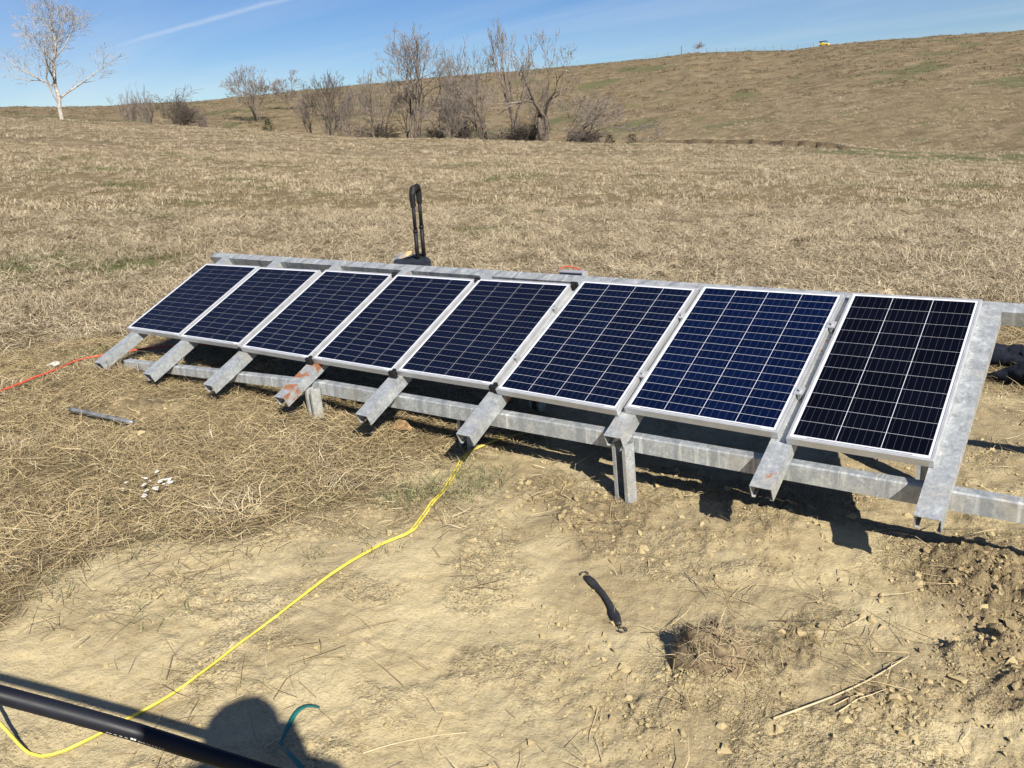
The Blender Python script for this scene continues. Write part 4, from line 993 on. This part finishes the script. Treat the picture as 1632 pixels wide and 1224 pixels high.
def seg_mesh(segs, n):
    S = np.array([s[0] for s in segs]); E_ = np.array([s[1] for s in segs]); ra = np.array([s[2] for s in segs]); rb = np.array([s[3] for s in segs])
    T = E_ - S; T /= np.linalg.norm(T, axis=1)[:, None] + 1e-9; ref = np.where(np.abs(T[:, 2:3]) < .9, np.array([[0, 0, 1.0]]), np.array([[1.0, 0, 0]]))
    U = np.cross(T, ref); U /= np.linalg.norm(U, axis=1)[:, None]; W = np.cross(T, U); V = []
    for (P_, rr_) in ((S, ra), (E_, rb)):
        for k in range(n):
            a = 2 * math.pi * k / n; V.append(P_ + rr_[:, None] * (math.cos(a) * U + math.sin(a) * W))
    V = np.stack(V, 1).reshape(-1, 3); i = np.arange(len(segs))[:, None] * 2 * n
    F4 = np.concatenate([i + np.array([[k, (k + 1) % n, n + (k + 1) % n, n + k]]) for k in range(n)])
    return V, F4
def tree(name, label, cat, x, y, H, W, seed, mt=M_bark, mc=M_twig, rmin=.014, group='bare trees and shrubs along the draw', split=2, **kw):
    segs = fork(seed, **kw.pop('fk')) if 'fk' in kw else grow(seed, **kw); P = np.array([s[1] for s in segs]); top = np.percentile(P[:, 2], 99.7); w_ = max(np.percentile(P[:, 0], 98) - np.percentile(P[:, 0], 2), .05); w2_ = max(np.percentile(P[:, 1], 98) - np.percentile(P[:, 1], 2), .05)
    fz, fx, fy = H / top, W / w_, W / w2_
    sc = lambda p: (p[0] * fx, p[1] * fy, p[2] * fz)
    segs = [(sc(a), sc(b), max(ra * H, rmin), max(rb * H, rmin * .8), l) for a, b, ra, rb, l in segs]
    e = empty(name, (x, y, gz(x, y) - .05)); tag(e, label, cat, group)
    V, F4 = seg_mesh([s for s in segs if s[4] < split], 7); obj('trunk', V, F4, mt, e, True)
    V, F4 = seg_mesh([s for s in segs if s[4] >= split], 3); obj('crown', V, F4, mc, e, True)
    return e
BIG = dict(kids=(13, 8, 6, 3), lev_max=4)
tree('bare_tree', 'tall pale bare tree alone at the left on the field crest', 'tree', -83.73, 38.57, 11.6, 8.4, 21, M_bark_pale, M_twig_pale, .014, stems=1, up=.08, wig=.12, ang=(26, 48), start=.14, ratio=(.42, .62), r0=.020, lean=(-.02, -.03), vase=0, kids=(14, 7, 5, 3), lev_max=4)
sh = dict(stems=7, kids=(6, 5, 3), start=.2, up=.14, ang=(18, 42), r0=.012, stem_spread=.35)
tree('bare_shrub', 'thin upright bare shrub on the crest, first right of the pale tree', 'shrub', -85.08, 46.31, 4.6, 1.9, 31, rmin=.012, **sh)
tree('bare_shrub', 'thin upright bare shrub on the crest, second right of the pale tree', 'shrub', -83.48, 47.66, 5.1, 2.3, 32, rmin=.012, **sh)
tree('bare_shrub', 'dense dark rounded shrub on the crest, third right of the pale tree', 'shrub', -80.07, 49.15, 4.6, 3.5, 33, M_bark_dark, M_bark_dark, .016, stems=9, kids=(6, 7, 5), start=.15, up=.06, ang=(25, 55), r0=.014, stem_spread=.6)
tree('bare_shrub', 'tiny bare shrub just right of the dense dark shrub', 'shrub', -79.09, 50.90, 3.0, 1.0, 34, rmin=.010, **sh)
tree('bare_tree', 'spreading bare tree standing before the hill with its crown above the skyline', 'tree', -105.44, 78.23, 7.7, 7.0, 35, M_bark_dark, M_twig, .018, fk=dict(stems=4, gens=6, trunk=.24, r0=.020, stem_spread=.5))
tree('bare_tree', 'small bare tree right behind the spreading tree on the skyline', 'tree', -112.76, 90.12, 6.3, 5.0, 36, M_bark_dark, M_twig, .018, fk=dict(stems=3, gens=6, trunk=.28, r0=.018, stem_spread=.4))
tree('bare_tree', 'low bare tree left of the dense round one', 'tree', -70.11, 58.16, 6.0, 2.8, 37, M_bark_dark, M_twig, .012, fk=dict(stems=3, gens=5, trunk=.28, r0=.016, stem_spread=.5))
tree('bare_tree', 'dense round-crowned bare tree left of the middle group', 'tree', -66.63, 57.52, 7.5, 5.4, 38, M_bark_dark, M_bark_dark, .013, fk=dict(stems=5, gens=5, trunk=.22, r0=.017, stem_spread=.55))
tree('bare_tree', 'small bare tree between the round tree and the middle group', 'tree', -62.94, 56.85, 5.0, 2.2, 39, M_bark_dark, M_twig, .012, fk=dict(stems=3, gens=5, trunk=.28, r0=.016, stem_spread=.4))
tree('bare_tree', 'brushy bare tree at the left side of the middle group', 'tree', -63.32, 62.61, 8.8, 6.4, 40, M_bark_dark, M_twig, .013, fk=dict(stems=4, gens=5, trunk=.24, r0=.015, stem_spread=.6))
tree('bare_tree', 'large many-stemmed bare tree with rounded crown in the middle group', 'tree', -55.48, 58.63, 10.1, 8.2, 46, M_bark_dark, M_twig, .014, fk=dict(stems=3, gens=6, trunk=.30, r0=.020, stem_spread=.42, wig=.08))
tree('bare_shrub', 'grey twiggy shrub right of the large many-stemmed tree', 'shrub', -51.20, 59.00, 4.7, 3.5, 42, rmin=.012, stems=11, kids=(8, 6, 3), start=.12, up=.08, ang=(18, 45), r0=.010, stem_spread=.6)
tree('bare_tree', 'leaning brownish bare tree whose crown tips left over the skyline', 'tree', -50.08, 63.19, 10.4, 7.6, 43, M_bark_dark, M_twig, .013, fk=dict(stems=3, gens=5, trunk=.32, r0=.017, stem_spread=.3, lean=(-.38, -.25)))
tree('bare_tree', 'slender tallest bare tree of the middle group', 'tree', -46.19, 62.27, 11.2, 4.8, 44, M_bark_dark, M_twig, .014, fk=dict(stems=2, gens=5, trunk=.50, r0=.017, stem_spread=.18, lean=(-.06, -.05), ang=(12, 32), side=.7))
t15 = tree('bare_tree', 'dark crooked bare tree with open crown at the right of the middle group', 'tree', -41.97, 61.12, 9.4, 6.6, 57, M_bark_dark, M_twig, .015, fk=dict(stems=1, gens=6, trunk=.36, r0=.026, ang=(20, 46), wig=.18, lean=(.34, .22), side=.6))
mb = MB(); mb.tube([(-.2, -.1, 0), (-.3, -.2, 1.4), (-.28, -.2, 2.6), (-.2, -.15, 2.8)], [.28, .24, .20, .09], 9); mb.obj('broken_trunk', M_bark_dark, t15, True)
mb = MB(); mb.tube([(-.30, -.28, 2.55), (-.26, -.3, 3.0)], [.13, .05], 6); mb.obj('bare_wood', M_stick, t15)
tree('bare_shrub', 'low bare shrub with branches sweeping out to the right', 'shrub', -39.36, 60.77, 4.4, 8.0, 48, M_bark_dark, M_twig, .015, fk=dict(stems=5, gens=5, trunk=.42, r0=.024, ang=(14, 34), up=.01, stem_spread=.7, lean=(.9, .45), side=.6))
for k_, (x_, y_, h_, w_, lb) in enumerate([(-58.6, 60.6, 6.4, 3.2, 'thin airy bare tree between the brushy and the many-stemmed trees'), (-52.9, 62.6, 7.6, 3.2, 'thin airy bare tree just right of the many-stemmed tree'),
                                          (-48.2, 60.9, 6.2, 3.4, 'thin airy bare tree between the leaning and the slender trees'), (-44.0, 62.0, 5.6, 3.2, 'thin airy bare tree between the slender and the crooked trees'), (-68.9, 61.5, 5.6, 3.4, 'thin airy bare tree left behind the round-crowned tree'), (-60.4, 58.0, 6.8, 3.6, 'thin airy bare tree in front of the brushy tree'), (-53.6, 60.2, 6.2, 3.6, 'thin airy bare tree behind the grey twiggy shrub')]):
    tree('bare_tree', lb, 'tree', x_, y_, h_, w_, 90 + k_, M_bark_dark, M_twig, .012, fk=dict(stems=2, gens=5, trunk=.30, r0=.015, stem_spread=.35))
for i, (x_, y_, h_, w_, lb) in enumerate([(-62.36, 60.03, 2.7, 4.6, 'under the brushy tree'), (-56.41, 62.14, 2.8, 3.0, 'behind the large many-stemmed tree'), (-48.07, 62.78, 2.5, 5.0, 'at the foot of the slender tallest tree'),
                                          (-44.85, 62.94, 2.7, 2.8, 'left of the crooked tree'), (-51.88, 61.69, 2.6, 3.5, 'at the foot of the leaning tree'), (-37.91, 61.27, 1.7, 3.4, 'right of the crooked tree')]):
    tree('brush', 'tangled dark brush ' + lb, 'brush', x_, y_, h_, w_, 60 + i, M_bark_dark, M_bark_dark, .014, stems=14, kids=(7, 5, 2), start=.1, up=.03, ang=(25, 65), r0=.010, stem_spread=1.0)
tree('sapling', 'lone bare sapling by the cut bank', 'tree', -29.39, 59.44, 1.7, .9, 71, rmin=.010, stems=1, kids=(9, 5, 3), start=.35, up=.08, r0=.02)
tree('bare_tree', 'tiny bare tree on the hilltop beside the fence', 'tree', -91.46, 204.79, 3.3, 2.5, 72, rmin=.03, stems=1, kids=(9, 6, 3), start=.3, up=.08, r0=.02)
def cedar(label, x, y, H, W, seed, mat):
    q = np.random.default_rng(seed); e = empty('cedar', (x, y, gz(x, y) - .03)); tag(e, label, 'shrub', 'small cedars by the draw')
    n = 230; f = q.random(n) ** 1.2; a = q.random(n) * 6.283; rad = W / 2 * (.72 + .28 * np.sin(a * 2 + seed)) * (1 - f * .8) * q.uniform(.2, 1, n) ** .7; c = np.stack([rad * np.cos(a), rad * np.sin(a), f * H], 1)
    d = np.stack([np.cos(a), np.sin(a), q.uniform(.1, .9, n)], 1); d /= np.linalg.norm(d, axis=1)[:, None]; L = q.uniform(.12, .34, n)[:, None] * H
    s_ = np.cross(d, q.normal(0, 1, (n, 3))); s_ /= np.linalg.norm(s_, axis=1)[:, None]; s_ *= .03 * H
    V = np.stack([c - s_, c + s_, c + d * L], 1).reshape(-1, 3); obj('crown', V, np.arange(n * 3).reshape(-1, 3), mat, e)
    mb = MB(); mb.tube([(0, 0, -.1), (0, 0, H * .7)], [.05, .02], 6); mb.obj('trunk', M_bark_dark, e)
cedar('small dark green cedar bush on the near edge of the draw', -67.04, 50.18, 1.15, 1.5, 81, M_cedar)
cedar('small rusty dark cedar bush right of the trees', -31.98, 59.19, .95, 1.5, 82, simple('rusty_cedar', (.075, .055, .025), .9, 0, .5, 4))
cedar('smallest dark cedar bush beside the sweeping shrub', -34.38, 59.77, .85, 1.0, 83, M_cedar)

# ------------------------------------------------------------------ fence and machine on the hilltop
fe = empty('fence', (-95.62, 203.74, gz(-95.62, 203.74))); tag(fe, 'post and wire fence along the hilltop skyline', 'fence')
FP = [(-104.5, 201.5, 1.5), (-101.76, 202.19, 1.5), (-99.07, 202.89, 1.4), (-95.62, 203.74, 2.4), (-92.4, 204.55, 1.4), (-89.48, 205.31, 1.5), (-87.06, 205.93, 1.4), (-84.81, 206.49, 1.5), (-82.56, 207.01, 1.5), (-80.28, 207.42, 1.5), (-77.73, 207.47, 1.6), (-75.37, 207.48, 1.5), (-73.18, 207.47, 1.6), (-71.16, 207.44, 1.4), (-67.22, 207.44, 1.5), (-63.5, 207.35, 1.4)]
tops = []
for (x_, y_, h_) in FP:
    z_ = gz(x_, y_); mb = MB(); big = h_ > 2; w_ = .13 if big else .05
    mb.tube([(0, 0, -.2), (.02, 0, h_ * .6), (.03, .01, h_)], [w_, w_ * .95, w_ * .8], 7)
    o = mb.obj('post', M_wood, fe); o.location = Vector((x_, y_, z_)) - fe.location; tops.append((x_, y_, z_))
for hh in (.5, .85, 1.2):
    V, Fc = tube_geo([(a, b, c + hh) for a, b, c in tops], .008, 4); o = obj('wire', V, Fc, M_hook, fe); o.matrix_parent_inverse = Matrix.Translation(-fe.location)
mc_ = empty('yellow_machine', (-60.96, 207.16, gz(-60.96, 207.16) - .1), (0, 0, R(-10))); tag(mc_, 'small yellow machine showing over the hilltop skyline', 'machine')
mb = MB(); mb.add([(-.6, -.5, .5), (1.2, -.5, .35), (1.2, .5, .35), (-.6, .5, .5), (-.6, -.5, 1.25), (1.25, -.5, .85), (1.25, .5, .85), (-.6, .5, 1.25)], [(3, 2, 1, 0), (4, 5, 6, 7), (0, 1, 5, 4), (1, 2, 6, 5), (2, 3, 7, 6), (3, 0, 4, 7)]); mb.obj('body', M_mach, mc_, bevel=.06)
mb = MB(); mb.box((-1.0, -.5, .2), (-.75, .5, 1.45)); mb.obj('mast', M_mach, mc_, bevel=.03)
mb = MB(); mb.box((-1.1, -.6, 1.46), (.6, .6, 1.54)); mb.box((.5, -.5, 1.02), (.56, -.44, 1.46)); mb.box((.5, .44, 1.02), (.56, .5, 1.46)); mb.obj('roof', M_black, mc_)
for sx_ in (-.6, .9):
    for sy_ in (-.6, .6):
        mb = MB(); mb.tube([(sx_, sy_ - .12, .38), (sx_, sy_ + .12, .38)], .38, 14); mb.obj('wheel', M_rubber, mc_)

# ------------------------------------------------------------------ photographer behind the camera (casts the shadow on the soil)
fwd = Vector((-.607, .795, 0)).normalized(); rgt = Vector((fwd.y, -fwd.x, 0))
C0 = Vector(CAM); gfoot = gz(1.9, -3.35)
foot = Vector((1.815, -3.205, 0)); KS = 1.10
def B(f, r, z): return Vector((foot.x, foot.y, 0)) + fwd * f + rgt * r + Vector((0, 0, gfoot + (z * KS)))
ph = (C0.z - gfoot) / KS
J = {'pel': (B(0, 0, .95), .15, .12), 'sp': (B(.01, 0, 1.12), .14, .11), 'ch': (B(0, 0, 1.35), .19, .13), 'nk': (B(.0, 0, 1.47), .06, .06), 'hd': (B(.04, -.03, 1.57), .105, .11), 'ht': (B(.06, -.05, 1.66), .125, .115)}
edges = [('pel', 'sp'), ('sp', 'ch'), ('ch', 'nk'), ('nk', 'hd'), ('hd', 'ht')]
for s, nm in ((-1, 'l'), (1, 'r')):
    J['sh' + nm] = (B(0, s * .19, 1.45), .075, .07); J['el' + nm] = (B(.02, -.33 if s < 0 else .26, 1.36 if s < 0 else 1.20), .055, .05); J['wr' + nm] = (B(.15, s * .10 - .03, ph - .06), .032, .032); J['ha' + nm] = (B(.20, s * .085 - .03, ph - .012), .035, .022)
    J['hp' + nm] = (B(0, s * .10, .90), .095, .095); J['kn' + nm] = (B(.03, s * .13, .48), .065, .065); J['an' + nm] = (B(-.02, s * .15, .08), .045, .045); J['to' + nm] = (B(.15, s * .18, .035), .045, .03)
    edges += [('ch', 'sh' + nm), ('sh' + nm, 'el' + nm), ('el' + nm, 'wr' + nm), ('wr' + nm, 'ha' + nm), ('pel', 'hp' + nm), ('hp' + nm, 'kn' + nm), ('kn' + nm, 'an' + nm), ('an' + nm, 'to' + nm)]
    for fi in range(4):
        kx = 'f%s%d' % (nm, fi); J[kx] = (B(.215, s * .078 - .03, ph + .030 - .022 * fi), .008, .008); edges.append(('ha' + nm, kx))
        J[kx + 't'] = (B(.205, s * (.052 - .003 * fi) - .03, ph + .026 - .020 * fi), .007, .007); edges.append((kx, kx + 't'))
    J['tb' + nm] = (B(.19, s * .07 - .03, ph + .025), .009, .009); edges.append(('ha' + nm, 'tb' + nm))
keys = list(J); pe_foot = B(0, 0, 0)
me = bpy.data.meshes.new('person'); me.from_pydata([J[k_][0] - pe_foot for k_ in keys], [(keys.index(a), keys.index(b)) for a, b in edges], []); me.materials.append(simple('grey_work_clothes', (.10, .11, .13), .9, 0, .2, 20))
po_ = link(bpy.data.objects.new('person', me)); po_.location = pe_foot
sk = po_.modifiers.new('skin', 'SKIN'); sv = me.skin_vertices[0].data
for i, k_ in enumerate(keys): sv[i].radius = (J[k_][1], J[k_][2]); sv[i].use_root = (k_ == 'pel')
sk.use_smooth_shade = True
ss = po_.modifiers.new('subsurf', 'SUBSURF'); ss.levels = 1; ss.render_levels = 1
tag(po_, 'person holding up a phone, seen only by the shadow on the soil', 'person')
ph_o = MB(); Mc = cam.matrix_world.copy(); ph_o.box((-.115, -.03, .012), (.035, .045, .020), Mc); o = ph_o.obj('phone', M_black); tag(o, 'black phone held out level by the person with the shadow', 'phone')
